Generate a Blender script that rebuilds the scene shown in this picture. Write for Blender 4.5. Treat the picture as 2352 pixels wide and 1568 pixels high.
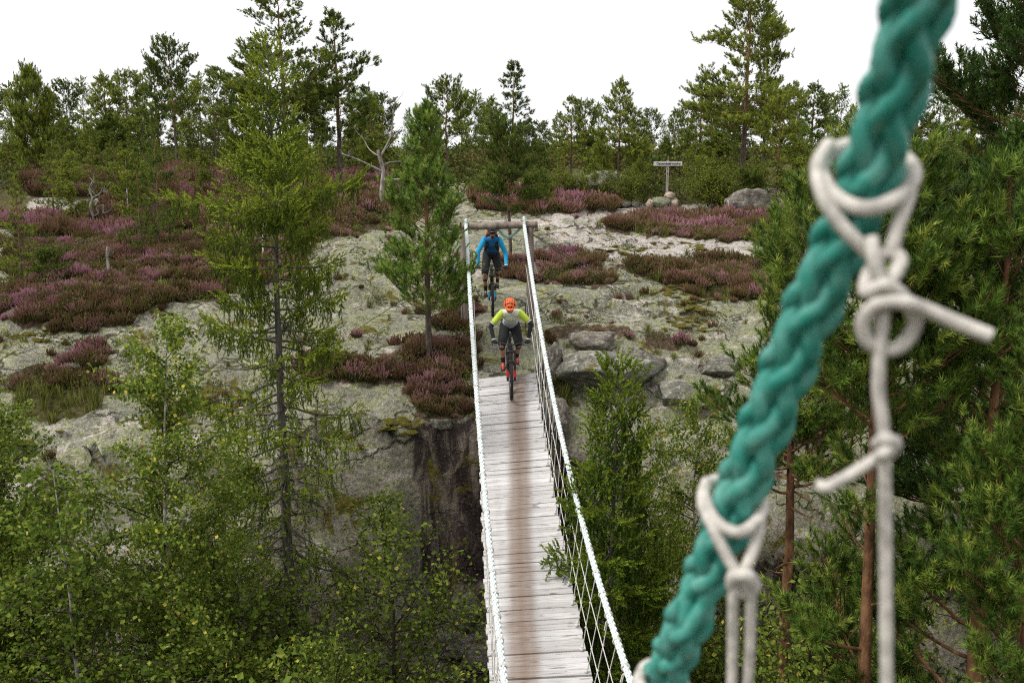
import bpy, bmesh, math, random
import numpy as np
from mathutils import Vector, Matrix

for o in list(bpy.data.objects):
    bpy.data.objects.remove(o)
SC = bpy.context.scene
COL = SC.collection

# ------------------------------------------------------------------ camera
PITCH = math.radians(10.32)
cam_d = bpy.data.cameras.new('camera')
cam_d.lens = 35.0; cam_d.sensor_width = 36.0
cam_d.clip_start = 0.05; cam_d.clip_end = 3000
cam_d.dof.use_dof = True; cam_d.dof.focus_distance = 20.0; cam_d.dof.aperture_fstop = 3.2
cam = bpy.data.objects.new('camera', cam_d); COL.objects.link(cam)
cam.location = (0, 0, 0)
cam.rotation_euler = (math.pi / 2 - PITCH, 0, 0)
SC.camera = cam

# ------------------------------------------------------------------ overcast sky and soft sun
SUN_EL, SUN_AZ = math.radians(54), math.radians(-118)      # soft light from the left, a little behind the camera
w = bpy.data.worlds.new('World'); SC.world = w; w.use_nodes = True
nt = w.node_tree; nt.nodes.clear()
n_out = nt.nodes.new('ShaderNodeOutputWorld'); n_bg = nt.nodes.new('ShaderNodeBackground')
n_sky = nt.nodes.new('ShaderNodeTexSky'); n_sky.sky_type = 'NISHITA'; n_sky.sun_disc = False
n_sky.sun_elevation = SUN_EL; n_sky.sun_rotation = SUN_AZ
n_scale = nt.nodes.new('ShaderNodeVectorMath'); n_scale.operation = 'SCALE'; n_scale.inputs['Scale'].default_value = 0.10
nt.links.new(n_sky.outputs[0], n_scale.inputs[0])
n_tc = nt.nodes.new('ShaderNodeTexCoord'); n_map = nt.nodes.new('ShaderNodeMapping')
n_map.inputs['Scale'].default_value = (1.0, 1.0, 3.2)
n_no = nt.nodes.new('ShaderNodeTexNoise'); n_no.inputs['Scale'].default_value = 2.2
n_no.inputs['Detail'].default_value = 4; n_no.inputs['Roughness'].default_value = 0.45
n_rp = nt.nodes.new('ShaderNodeValToRGB')
n_rp.color_ramp.elements[0].position = 0.30; n_rp.color_ramp.elements[0].color = (0.575, 0.578, 0.598, 1)
n_rp.color_ramp.elements[1].position = 0.62; n_rp.color_ramp.elements[1].color = (0.70, 0.70, 0.70, 1)
nt.links.new(n_tc.outputs['Generated'], n_map.inputs[0]); nt.links.new(n_map.outputs[0], n_no.inputs['Vector'])
nt.links.new(n_no.outputs['Fac'], n_rp.inputs[0])
n_mix = nt.nodes.new('ShaderNodeMix'); n_mix.data_type = 'RGBA'; n_mix.inputs['Factor'].default_value = 0.94
nt.links.new(n_scale.outputs[0], n_mix.inputs['A']); nt.links.new(n_rp.outputs[0], n_mix.inputs['B'])
nt.links.new(n_mix.outputs['Result'], n_bg.inputs['Color'])
n_bg.inputs['Strength'].default_value = 1.0
nt.links.new(n_bg.outputs[0], n_out.inputs[0])

sun_d = bpy.data.lights.new('sun', 'SUN'); sun_d.energy = 1.5; sun_d.angle = math.radians(14)
sun_d.color = (1.0, 0.97, 0.92)
sun = bpy.data.objects.new('sun', sun_d); COL.objects.link(sun)
_sd = Vector((math.sin(SUN_AZ) * math.cos(SUN_EL), math.cos(SUN_AZ) * math.cos(SUN_EL), math.sin(SUN_EL)))
sun.rotation_euler = _sd.to_track_quat('Z', 'Y').to_euler()
sun.location = (-20, -20, 40)

SC.view_settings.view_transform = 'Standard'; SC.view_settings.look = 'None'
SC.view_settings.exposure = 0.84; SC.view_settings.gamma = 1.0
SC.view_settings.use_curve_mapping = False
SC.cycles.use_denoising = False
SC.cycles.filter_width = 1.1
SC.cycles.max_bounces = 6; SC.cycles.diffuse_bounces = 3; SC.cycles.glossy_bounces = 2
SC.cycles.transparent_max_bounces = 4; SC.cycles.transmission_bounces = 2
SC.cycles.sample_clamp_indirect = 4.0

# ------------------------------------------------------------------ photo pixels (2352 x 1568) <-> world
FPX = 2352 * 35 / 36.0; CX, CY = 1176.0, 784.0
CP, SP = math.cos(PITCH), math.sin(PITCH)
def proj(x, y, z):
    d = y * CP - z * SP
    u = y * SP + z * CP
    d = np.maximum(d, 0.05)
    return CX + FPX * x / d, CY - FPX * u / d, d
def unproj(px, py, d):
    X = (px - CX) / FPX * d; u = (CY - py) / FPX * d
    return np.array([X, d * CP + u * SP, -d * SP + u * CP])
def in_poly(px, py, poly):
    inside = np.zeros(np.shape(px), bool); n = len(poly); j = n - 1
    for i in range(n):
        xi, yi = poly[i]; xj, yj = poly[j]
        c = ((yi > py) != (yj > py)) & (px < (xj - xi) * (py - yi) / (yj - yi + 1e-9) + xi)
        inside ^= c; j = i
    return inside

# ------------------------------------------------------------------ helpers
def tag(o, label=None, cat=None, group=None, kind=None):
    if label: o['label'] = label
    if cat: o['category'] = cat
    if group: o['group'] = group
    if kind: o['kind'] = kind
    return o
def link(name, mesh, parent=None):
    o = bpy.data.objects.new(name, mesh); COL.objects.link(o)
    if parent is not None: o.parent = parent
    return o
def empty(name, loc=(0, 0, 0), rz=0.0, mat=None):
    o = bpy.data.objects.new(name, None); COL.objects.link(o)
    o.empty_display_size = 0.2
    if mat is not None: o.matrix_world = mat
    else:
        o.location = loc; o.rotation_euler = (0, 0, rz)
    return o
def copy_tree(o, parent=None):
    c = o.copy(); COL.objects.link(c)
    if parent is not None: c.parent = parent
    for ch in o.children:
        copy_tree(ch, c)
    return c

class Acc:
    """collects vertices and faces (tris and quads) and builds one mesh"""
    def __init__(s):
        s.v = []; s.f3 = []; s.f4 = []; s.m3 = []; s.m4 = []; s.t = []; s.n = 0
    def add(s, v, f, tint=0.5, mat=0):
        v = np.asarray(v, float).reshape(-1, 3); f = np.asarray(f, np.int64)
        if len(f) == 0: return
        (s.f3 if f.shape[1] == 3 else s.f4).append(f + s.n)
        (s.m3 if f.shape[1] == 3 else s.m4).append(np.full(len(f), mat))
        s.v.append(v); s.t.append(np.broadcast_to(np.asarray(tint, float), (len(v),)).copy())
        s.n += len(v)
    def mesh(s, name, mats, smooth=False):
        me = bpy.data.meshes.new(name)
        if s.n:
            v = np.concatenate(s.v).astype(np.float32)
            f3 = np.concatenate(s.f3) if s.f3 else np.zeros((0, 3), np.int64)
            f4 = np.concatenate(s.f4) if s.f4 else np.zeros((0, 4), np.int64)
            mi = np.concatenate(s.m3 + s.m4).astype(np.int32)
            me.vertices.add(len(v)); me.vertices.foreach_set('co', v.ravel())
            loops = np.concatenate([f3.ravel(), f4.ravel()]).astype(np.int32)
            me.loops.add(len(loops)); me.loops.foreach_set('vertex_index', loops)
            st = np.concatenate([np.arange(len(f3)) * 3, len(f3) * 3 + np.arange(len(f4)) * 4]).astype(np.int32)
            me.polygons.add(len(st)); me.polygons.foreach_set('loop_start', st)
            me.polygons.foreach_set('material_index', mi)
            me.polygons.foreach_set('use_smooth', np.full(len(st), smooth))
            a = me.attributes.new('tint', 'FLOAT', 'POINT')
            a.data.foreach_set('value', np.concatenate(s.t).astype(np.float32))
        for m in (mats if isinstance(mats, (list, tuple)) else [mats]):
            me.materials.append(m)
        me.update(calc_edges=True)
        return me
    def build(s, name, mats, parent=None, smooth=False):
        return link(name, s.mesh(name, mats, smooth), parent)

def basis(d, roll=None, rng=None):
    """(m,3) directions -> (m,3,3) frames whose third column is d"""
    d = np.asarray(d, float).reshape(-1, 3)
    d = d / (np.linalg.norm(d, axis=1, keepdims=True) + 1e-9)
    up = np.where(np.abs(d[:, 2:3]) < 0.95, np.array([[0, 0, 1.0]]), np.array([[1.0, 0, 0]]))
    x = np.cross(up, d); x /= np.linalg.norm(x, axis=1, keepdims=True) + 1e-9
    y = np.cross(d, x)
    if roll is None and rng is not None: roll = rng.uniform(0, 2 * np.pi, len(d))
    if roll is not None:
        c, s = np.cos(roll)[:, None], np.sin(roll)[:, None]
        x, y = x * c + y * s, -x * s + y * c
    return np.stack([x, y, d], axis=2)
def tile(acc, tv, tf, pos, R, scale, tint, mat=0):
    tv = np.asarray(tv, float); tf = np.asarray(tf)
    m, n = len(pos), len(tv)
    if m == 0: return
    scale = np.asarray(scale, float)
    if scale.ndim == 1: scale = np.repeat(scale[:, None], 3, 1)
    V = np.einsum('mij,mnj->mni', R, tv[None] * scale[:, None, :]) + np.asarray(pos)[:, None, :]
    Fc = tf[None] + (np.arange(m) * n)[:, None, None]
    acc.add(V.reshape(-1, 3), Fc.reshape(-1, tf.shape[1]), np.repeat(np.asarray(tint, float), n), mat)
def tube(acc, pts, rad, sides=6, cap=True, tint=0.5, mat=0, closed=False, ridge=None):
    pts = np.asarray(pts, float); n = len(pts)
    rad = np.broadcast_to(np.asarray(rad, float), (n,))
    if closed:
        T = np.roll(pts, -1, 0) - np.roll(pts, 1, 0)
    else:
        T = np.gradient(pts, axis=0)
    T /= np.linalg.norm(T, axis=1, keepdims=True) + 1e-12
    # parallel transport
    a = np.array([0, 0, 1.0]) if abs(T[0, 2]) < 0.9 else np.array([1.0, 0, 0])
    u = np.cross(T[0], a); u /= np.linalg.norm(u)
    U = np.zeros_like(pts); U[0] = u
    for i in range(1, n):
        u = u - T[i] * np.dot(u, T[i]); u /= np.linalg.norm(u) + 1e-12
        U[i] = u
    W = np.cross(T, U)
    ang = np.linspace(0, 2 * np.pi, sides, endpoint=False)
    RR = np.repeat(rad[:, None], sides, 1)
    if ridge is not None:      # twisted yarns: (count, turns per metre, depth)
        sl_ = np.concatenate([[0], np.cumsum(np.linalg.norm(np.diff(pts, axis=0), axis=1))])
        RR = RR * (1 + ridge[2] * (np.abs(np.cos(0.5 * ridge[0] * (ang[None, :] + 2 * np.pi * ridge[1] * sl_[:, None]))) * 2 - 1.2))
    V = pts[:, None, :] + RR[:, :, None] * (np.cos(ang)[None, :, None] * U[:, None, :] + np.sin(ang)[None, :, None] * W[:, None, :])
    k = np.arange(sides); k2 = (k + 1) % sides
    rows = np.arange(n if closed else n - 1)[:, None]
    r2 = (rows + 1) % n
    F4 = np.stack([rows * sides + k, rows * sides + k2, r2 * sides + k2, r2 * sides + k], axis=2).reshape(-1, 4)
    tn = np.broadcast_to(np.asarray(tint, float), (n,))
    acc.add(V.reshape(-1, 3), F4, np.repeat(tn, sides), mat)
    if cap and not closed and sides > 2:
        b0 = acc.n - n * sides
        c = np.array([pts[0], pts[-1]])
        f0 = np.stack([np.full(sides, 0), 1 + k2, 1 + k], 1)
        acc.add(np.vstack([c[0:1], V[0]]), f0, tn[0], mat)
        f1 = np.stack([np.full(sides, 0), 1 + k, 1 + k2], 1)
        acc.add(np.vstack([c[1:2], V[-1]]), f1, tn[-1], mat)
def box(acc, c, s, R=None, tint=0.5, mat=0, bev=0.0):
    """box with chamfered long edges when bev > 0"""
    hx, hy, hz = [k / 2 for k in s]
    if bev <= 0:
        v = np.array([[x, y, z] for z in (-hz, hz) for y in (-hy, hy) for x in (-hx, hx)])
        f = [[0, 2, 3, 1], [4, 5, 7, 6], [0, 1, 5, 4], [2, 6, 7, 3], [0, 4, 6, 2], [1, 3, 7, 5]]
    else:
        b = bev
        pr = [(-hy + b, -hz), (hy - b, -hz), (hy, -hz + b), (hy, hz - b), (hy - b, hz), (-hy + b, hz), (-hy, hz - b), (-hy, -hz + b)]
        v = np.array([[x, y, z] for x in (-hx, hx) for (y, z) in pr])
        f = [[i, (i + 1) % 8, 8 + (i + 1) % 8, 8 + i] for i in range(8)]
        f += [[0, 7, 6, 5], [0, 5, 4, 1], [1, 4, 3, 2], [8, 13, 14, 15], [8, 9, 12, 13], [9, 10, 11, 12]]
    if R is not None: v = v @ np.asarray(R).T
    acc.add(v + np.asarray(c, float), f, tint, mat)
def spline(P, n):
    """Catmull-Rom through P"""
    P = np.asarray(P, float)
    Q = np.vstack([2 * P[0] - P[1], P, 2 * P[-1] - P[-2]])
    out = []
    seg = len(P) - 1
    for t in np.linspace(0, seg, n):
        i = min(int(t), seg - 1); u = t - i
        p0, p1, p2, p3 = Q[i], Q[i + 1], Q[i + 2], Q[i + 3]
        out.append(0.5 * ((2 * p1) + (-p0 + p2) * u + (2 * p0 - 5 * p1 + 4 * p2 - p3) * u * u + (-p0 + 3 * p1 - 3 * p2 + p3) * u ** 3))
    return np.array(out)

# value noise
def _hash(ix, iy, s):
    h = (ix.astype(np.int64) * 374761393 + iy.astype(np.int64) * 668265263 + s * 144665) & 0x7fffffff
    h = ((h ^ (h >> 13)) * 1274126177) & 0x7fffffff
    return ((h ^ (h >> 16)) & 0xffff) / 65535.0
def vnoise(x, y, s=0):
    x = np.asarray(x, float); y = np.asarray(y, float)
    ix, iy = np.floor(x), np.floor(y); fx, fy = x - ix, y - iy
    fx = fx * fx * fx * (fx * (fx * 6 - 15) + 10); fy = fy * fy * fy * (fy * (fy * 6 - 15) + 10)
    a = _hash(ix, iy, s); b = _hash(ix + 1, iy, s); c = _hash(ix, iy + 1, s); d = _hash(ix + 1, iy + 1, s)
    return (a * (1 - fx) + b * fx) * (1 - fy) + (c * (1 - fx) + d * fx) * fy - 0.5
def fbm(x, y, s=0, o=4, g=0.5):
    r = 0; a = 1
    for i in range(o):
        r = r + a * vnoise(x, y, s + i * 17); x = x * 2.03 + 11.7; y = y * 1.97 - 5.3; a *= g
    return r

# ------------------------------------------------------------------ materials
def mat_new(name):
    m = bpy.data.materials.new(name); m.use_nodes = True
    t = m.node_tree; b = t.nodes['Principled BSDF']
    return m, t, b
def N(t, typ, **kw):
    n = t.nodes.new(typ)
    for k, v in kw.items():
        if k in n.inputs: n.inputs[k].default_value = v
        else: setattr(n, k, v)
    return n
def ramp(t, fac, stops, interp='LINEAR'):
    r = t.nodes.new('ShaderNodeValToRGB'); e = r.color_ramp; e.interpolation = interp
    while len(e.elements) < len(stops): e.elements.new(0.5)
    for el, (p, c) in zip(e.elements, stops):
        el.position = p; el.color = (*c, 1) if len(c) == 3 else c
    t.links.new(fac, r.inputs[0]); return r.outputs[0]
def mixc(t, fac, a, b, mode='MIX'):
    n = t.nodes.new('ShaderNodeMix'); n.data_type = 'RGBA'; n.blend_type = mode
    for s, k in ((fac, 'Factor'), (a, 'A'), (b, 'B')):
        if hasattr(s, 'is_linked'): t.links.new(s, n.inputs[k] if k == 'Factor' else [i for i in n.inputs if i.name == k and i.type == 'RGBA'][0])
        else:
            i = n.inputs['Factor'] if k == 'Factor' else [i for i in n.inputs if i.name == k and i.type == 'RGBA'][0]
            i.default_value = s if k == 'Factor' else (*s, 1)
    return [o for o in n.outputs if o.type == 'RGBA'][0]
def math_n(t, op, a, b=0.0, clamp=False):
    n = t.nodes.new('ShaderNodeMath'); n.operation = op; n.use_clamp = clamp
    for i, s in enumerate((a, b)):
        if hasattr(s, 'is_linked'): t.links.new(s, n.inputs[i])
        else: n.inputs[i].default_value = s
    return n.outputs[0]
def attr(t, name='tint'):
    a = t.nodes.new('ShaderNodeAttribute'); a.attribute_name = name; return a.outputs['Fac']
def objpos(t):
    return t.nodes.new('ShaderNodeTexCoord').outputs['Object']
def wpos(t):
    return t.nodes.new('ShaderNodeNewGeometry').outputs['Position']
def noise(t, vec, scale, detail=4, rough=0.55, dist=0.0):
    n = N(t, 'ShaderNodeTexNoise'); n.inputs['Scale'].default_value = scale
    n.inputs['Detail'].default_value = detail; n.inputs['Roughness'].default_value = rough; n.inputs['Distortion'].default_value = dist
    t.links.new(vec, n.inputs['Vector']); return n.outputs['Fac']
def mapped(t, vec, scale):
    m = t.nodes.new('ShaderNodeMapping'); m.inputs['Scale'].default_value = scale
    t.links.new(vec, m.inputs[0]); return m.outputs[0]
def bump(t, b, h, strength=0.5, dist=0.02):
    n = t.nodes.new('ShaderNodeBump'); n.inputs['Strength'].default_value = strength; n.inputs['Distance'].default_value = dist
    t.links.new(h, n.inputs['Height']); t.links.new(n.outputs[0], b.inputs['Normal']); return n
def simple(name, col, rough=0.6, metal=0.0, var=0.15, scale=30.0, bmp=0.0):
    m, t, b = mat_new(name)
    p = objpos(t); f = noise(t, p, scale, 3)
    lo = tuple(c * (1 - var) for c in col); hi = tuple(min(1, c * (1 + var)) for c in col)
    t.links.new(ramp(t, f, [(0.3, lo), (0.7, hi)]), b.inputs['Base Color'])
    b.inputs['Roughness'].default_value = rough; b.inputs['Metallic'].default_value = metal
    if bmp: bump(t, b, f, bmp, 0.004)
    return m
def foliage(name, stops, trans=0.3, rough=0.6, objvar=0.25, spec=0.25):
    """tint attribute picks a leaf colour; a per-tree random shifts it"""
    m, t, b = mat_new(name)
    a = attr(t); info = t.nodes.new('ShaderNodeObjectInfo').outputs['Random']
    s = math_n(t, 'ADD', a, math_n(t, 'MULTIPLY', math_n(t, 'SUBTRACT', info, 0.5), objvar), True)
    c = ramp(t, s, stops)
    t.links.new(c, b.inputs['Base Color']); b.inputs['Roughness'].default_value = rough
    b.inputs['Specular IOR Level'].default_value = spec * 0.22
    if trans > 0:
        tr = t.nodes.new('ShaderNodeBsdfTranslucent'); mx = t.nodes.new('ShaderNodeMixShader')
        mx.inputs[0].default_value = trans
        t.links.new(c, tr.inputs['Color']); t.links.new(b.outputs[0], mx.inputs[1]); t.links.new(tr.outputs[0], mx.inputs[2])
        t.links.new(mx.outputs[0], t.nodes['Material Output'].inputs['Surface'])
    return m
# ================================================================== TERRAIN
_PY = np.array([17.0, 18.2, 19.1, 19.6, 21.7, 24, 28, 34, 41, 50, 60, 80, 100, 130, 200, 420])
_PZ = np.array([-5.45, -5.15, -4.75, -4.42, -3.62, -3.25, -2.8, -2.3, -1.78, -1.25, -0.8, -0.25, 0.0, -0.4, -3.0, -12.0])
_DT = np.array([0, 0.25, 0.7, 1.2, 1.9, 2.4, 3.2, 4.5, 7.0, 12.0])
_DZ = np.array([0, 0.35, 1.7, 3.3, 5.1, 5.5, 6.3, 6.8, 7.3, 7.8])
_DZ2 = np.array([0, 0.12, 0.5, 1.1, 2.2, 3.1, 4.6, 6.0, 7.2, 7.8])      # gentler bank away from the bridge
def worley(x, y, s):
    """nearest jittered cell: random height and tilt per block"""
    ix, iy = np.floor(x), np.floor(y); best = np.full(np.shape(x), 9.0); bh = np.zeros(np.shape(x)); bx = np.zeros(np.shape(x)); by = np.zeros(np.shape(x)); b2 = np.full(np.shape(x), 9.0)
    for dx in (-1, 0, 1):
        for dy in (-1, 0, 1):
            cx_, cy_ = ix + dx, iy + dy
            qx = cx_ + _hash(cx_, cy_, s); qy = cy_ + _hash(cx_, cy_, s + 1); d = (x - qx) ** 2 + (y - qy) ** 2
            k = d < best; b2 = np.where(k, best, np.minimum(b2, d)); best = np.where(k, d, best)
            bh = np.where(k, _hash(cx_, cy_, s + 2) - 0.5, bh); bx = np.where(k, (x - qx) * (_hash(cx_, cy_, s + 3) - 0.5), bx); by = np.where(k, (y - qy) * (_hash(cx_, cy_, s + 4) - 0.5), by)
    edge = np.clip((np.sqrt(b2) - np.sqrt(best)) / 0.10, 0, 1)
    return bh + bx + by, edge
def lip(x):
    return np.interp(x, [-30, -12, -8, -4, -2.0, -1.0, 0.8, 2.0, 4, 8, 14, 30], [16.2, 17.4, 17.9, 18.3, 18.7, 19.25, 19.25, 18.7, 18.3, 17.6, 17.2, 16]) + 0.5 * fbm(x * 0.6, x * 0 + 3.3, 5, 3)
def height(x, y):
    x = np.asarray(x, float); y = np.asarray(y, float)
    path = np.exp(-((x + 0.25) / 1.1) ** 2) * ((y > 19) & (y < 26))
    rough = 1 - 0.85 * path
    L = lip(x)
    z = np.interp(np.maximum(y, L), _PY, _PZ)
    und = (0.55 + 0.5 * np.clip((y - 27) / 8, 0, 1)) * fbm(x * 0.13, y * 0.16, 1, 3) + 0.20 * fbm(x * 0.45, y * 0.55, 2, 3) * rough
    st = fbm(x * 0.35, y * 1.1, 9, 3)                      # low ledges running across the slope
    und = und + rough * 0.16 * np.tanh(6 * st) + rough * 0.07 * fbm(x * 1.7, y * 2.2, 3, 3) + 0.025 * fbm(x * 6, y * 7, 4, 2) * rough
    und = und + np.interp(y, [40, 90, 200], [0, 0.8, 2.0]) * fbm(x * 0.03, y * 0.03, 8, 2) * 1.6
    near_b = np.exp(-((x + 0.2) / 1.6) ** 2) * np.exp(-((y - 21.5) / 3.5) ** 2)
    z = z + und * (1 - 0.75 * near_b) * np.clip((y - 16) / 4, 0.25, 1)
    t = np.maximum(L - y, 0)
    warp = 0.45 * fbm(x * 0.8, t * 0.9, 21, 3) * np.clip(t * 1.5, 0, 1)
    tt = np.maximum(t + warp, 0)
    kb = np.clip((np.abs(x + 0.3) - 2.4) / 2.0, 0, 1)
    drop = np.interp(tt, _DT, _DZ) * (1 - kb) + np.interp(tt, _DT, _DZ2) * kb
    led = np.round(drop / 0.95 + 0.5 * fbm(x * 0.4, t * 0.2, 31, 2)) * 0.95
    drop = np.where(t > 0, drop * 0.6 + led * 0.4, 0)
    drop = np.maximum(drop, 0) + np.clip(t, 0, 1) * 0.25 * fbm(x * 1.6, y * 1.6, 41, 3)
    z = z - drop
    bk, ed = worley(x * 0.55 + 0.3 * vnoise(x, y, 3), y * 0.85 + 0.2 * x + 0.3 * vnoise(x, y, 4), 7)
    amp = (0.15 + 0.42 * np.exp(-((y - L + 0.3) / 1.5) ** 2) + 0.30 * np.clip(t, 0, 1)) * (1 - 0.95 * near_b) * (1 - 0.9 * np.exp(-((x + 0.2) / 1.3) ** 2) * (y > 18.6)) * np.clip(1.5 - (y - 30) / 20, 0.2, 1)
    bk2, ed2 = worley(x * 1.5, y * 2.0 + 0.5 * x, 17)
    z = z + amp * (bk - 0.30 * (1 - ed)) + 0.4 * amp * (bk2 - 0.3 * (1 - ed2))
    zn = np.interp(y, [-30, 0.3, 0.9, 1.6, 2.6, 4.5], [-1.0, -1.75, -2.1, -5.0, -9.5, -12.5]) + 0.2 * fbm(x * 0.7, y * 0.7, 51, 3)
    return np.maximum(z, zn) if False else np.where(y < 4.5, np.maximum(z, zn), z)
def ground_at(px, py, d0=15.0, d1=140.0):
    """walk along a pixel's ray until it meets the ground"""
    ds = np.geomspace(d0, d1, 4000)
    P = unproj(px, py, ds)
    hit = P[2] < height(P[0], P[1])
    i = int(np.argmax(hit)) if hit.any() else len(ds) - 1
    return np.array([P[0][i], P[1][i], P[2][i]]), float(ds[i])

HEATH = [
    [(0, 545), (120, 560), (270, 550), (420, 545), (600, 548), (700, 590), (660, 640), (560, 660), (470, 690), (330, 712), (180, 735), (100, 735), (0, 762)],
    [(110, 723), (235, 727), (240, 752), (120, 755)],
    [(390, 372), (540, 365), (700, 420), (900, 380), (900, 520), (700, 560), (520, 545), (400, 520)],
    [(60, 395), (210, 400), (300, 440), (240, 455), (60, 440)],
    [(160, 352), (350, 350), (350, 388), (180, 388)],
    [(230, 470), (420, 450), (420, 545), (250, 548)],
    [(0, 505), (200, 515), (240, 545), (0, 545)],
    [(1080, 440), (1250, 445), (1420, 455), (1400, 482), (1250, 495), (1090, 478)],
    [(1395, 520), (1480, 505), (1600, 500), (1790, 505), (1790, 552), (1640, 556), (1500, 542)],
    [(1170, 602), (1330, 588), (1395, 640), (1340, 652), (1180, 650)],
    [(1430, 610), (1600, 592), (1800, 610), (1800, 690), (1640, 692), (1520, 650)],
    [(1478, 768), (1560, 772), (1560, 810), (1490, 806)],
    [(940, 800), (1085, 770), (1090, 950), (1000, 955), (930, 870)],
    [(150, 808), (245, 812), (240, 856), (160, 852)],
    [(0, 850), (140, 845), (250, 885), (240, 905), (0, 890)],
    [(1020, 700), (1090, 690), (1090, 760), (1040, 760)],
    [(730, 840), (930, 820), (930, 880), (740, 885)],
]
SOIL_PATH = [[(1235, 630), (1330, 615), (1440, 622), (1425, 645), (1330, 655)], [(860, 810), (960, 790), (1090, 790), (1090, 960), (960, 900), (860, 850)], [(1240, 760), (1300, 748), (1390, 752), (1410, 770), (1330, 785), (1250, 782)]]
GRASS = [[(20, 890), (245, 885), (245, 945), (120, 968), (0, 960)], [(180, 470), (480, 480), (480, 545), (180, 545)], [(1245, 870), (1310, 870), (1310, 930), (1250, 930)],
         [(2190, 440), (2352, 450), (2352, 510), (2190, 500)]]
SLAB = [[(55, 455), (275, 455), (285, 500), (50, 505)], [(125, 318), (225, 320), (225, 352), (125, 352)], [(1330, 398), (1430, 395), (1435, 442), (1335, 440)],
        [(1245, 470), (1660, 470), (1660, 500), (1400, 512), (1245, 520)], [(1235, 505), (1400, 505), (1480, 545), (1790, 560), (1790, 600), (1400, 600), (1235, 590)],
        [(2200, 500), (2352, 505), (2352, 530), (2200, 530)], [(90, 545), (330, 535), (330, 555), (90, 560)], [(390, 570), (620, 570), (620, 590), (390, 590)]]
WET = [[(985, 1040), (1010, 965), (1130, 955), (1160, 1420), (1060, 1400), (1000, 1370), (965, 1260)], [(1260, 1060), (1340, 1060), (1360, 1330), (1290, 1330)],
       [(1740, 1280), (1960, 1270), (1960, 1400), (1760, 1400)]]
def inside(px, py, polys):
    r = np.zeros(np.shape(px), bool)
    for q in polys: r |= in_poly(px, py, q)
    return r

def grow(a, b, s0, g):
    out = []; p = a; s = s0
    while p < b:
        out.append(p); p += s; s *= g
    out.append(b); return np.array(out)
_xr = grow(16, 330, 0.4, 1.10)
XS = np.concatenate([-_xr[::-1], np.arange(-15.8, 15.9, 0.15), _xr])
YS = np.concatenate([np.arange(-14, 12, 0.7), np.arange(12, 15.5, 0.3), np.arange(15.5, 32, 0.12), np.arange(32, 60, 0.35), grow(60, 420, 0.6, 1.06)])
GX, GY = np.meshgrid(XS, YS)
GZ = height(GX, GY)
nx, ny = len(XS), len(YS)
ii = (np.arange(ny - 1)[:, None] * nx + np.arange(nx - 1)[None]).ravel()
tf = np.stack([ii, ii + 1, ii + nx + 1, ii + nx], 1)

def soft_mask(x, y, polys, amp=6.0):
    # edge wobble in metres so that borders are ragged
    jx = x + 0.75 * fbm(x * 0.9, y * 0.9, 61, 4, 0.6); jy = y + 0.85 * fbm(x * 0.9, y * 0.9, 71, 4, 0.6)
    px, py, d = proj(jx, jy, height(x, y))
    return inside(px, py, polys)
px_, py_, d_ = proj(GX, GY, GZ)
m_soil = (soft_mask(GX, GY, HEATH) | soft_mask(GX, GY, SOIL_PATH)).astype(float)
m_slab = soft_mask(GX, GY, SLAB)
far = np.clip((GY - 33) / 8, 0, 1)
cover = np.clip(far * (fbm(GX * 0.12, GY * 0.12, 81, 3) * 1.6 + 0.62), 0, 1) * (~m_slab)
m_green = np.maximum(cover, soft_mask(GX, GY, GRASS).astype(float))
# ravine floor is earth, moss and leaf litter
floor = np.clip((lip(GX) - GY - 2.6) / 1.5, 0, 1)
m_green = np.maximum(m_green, floor * 0.8)
m_green = np.maximum(m_green, np.clip((np.abs(GX) - 24) / 10, 0, 1) * 0.8 * (~m_slab))
m_wet = soft_mask(GX, GY, WET) & (GY < lip(GX) + 0.4)
tm = bpy.data.meshes.new('ground')
A = Acc(); A.add(np.stack([GX, GY, GZ], 2).reshape(-1, 3), tf)

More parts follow.
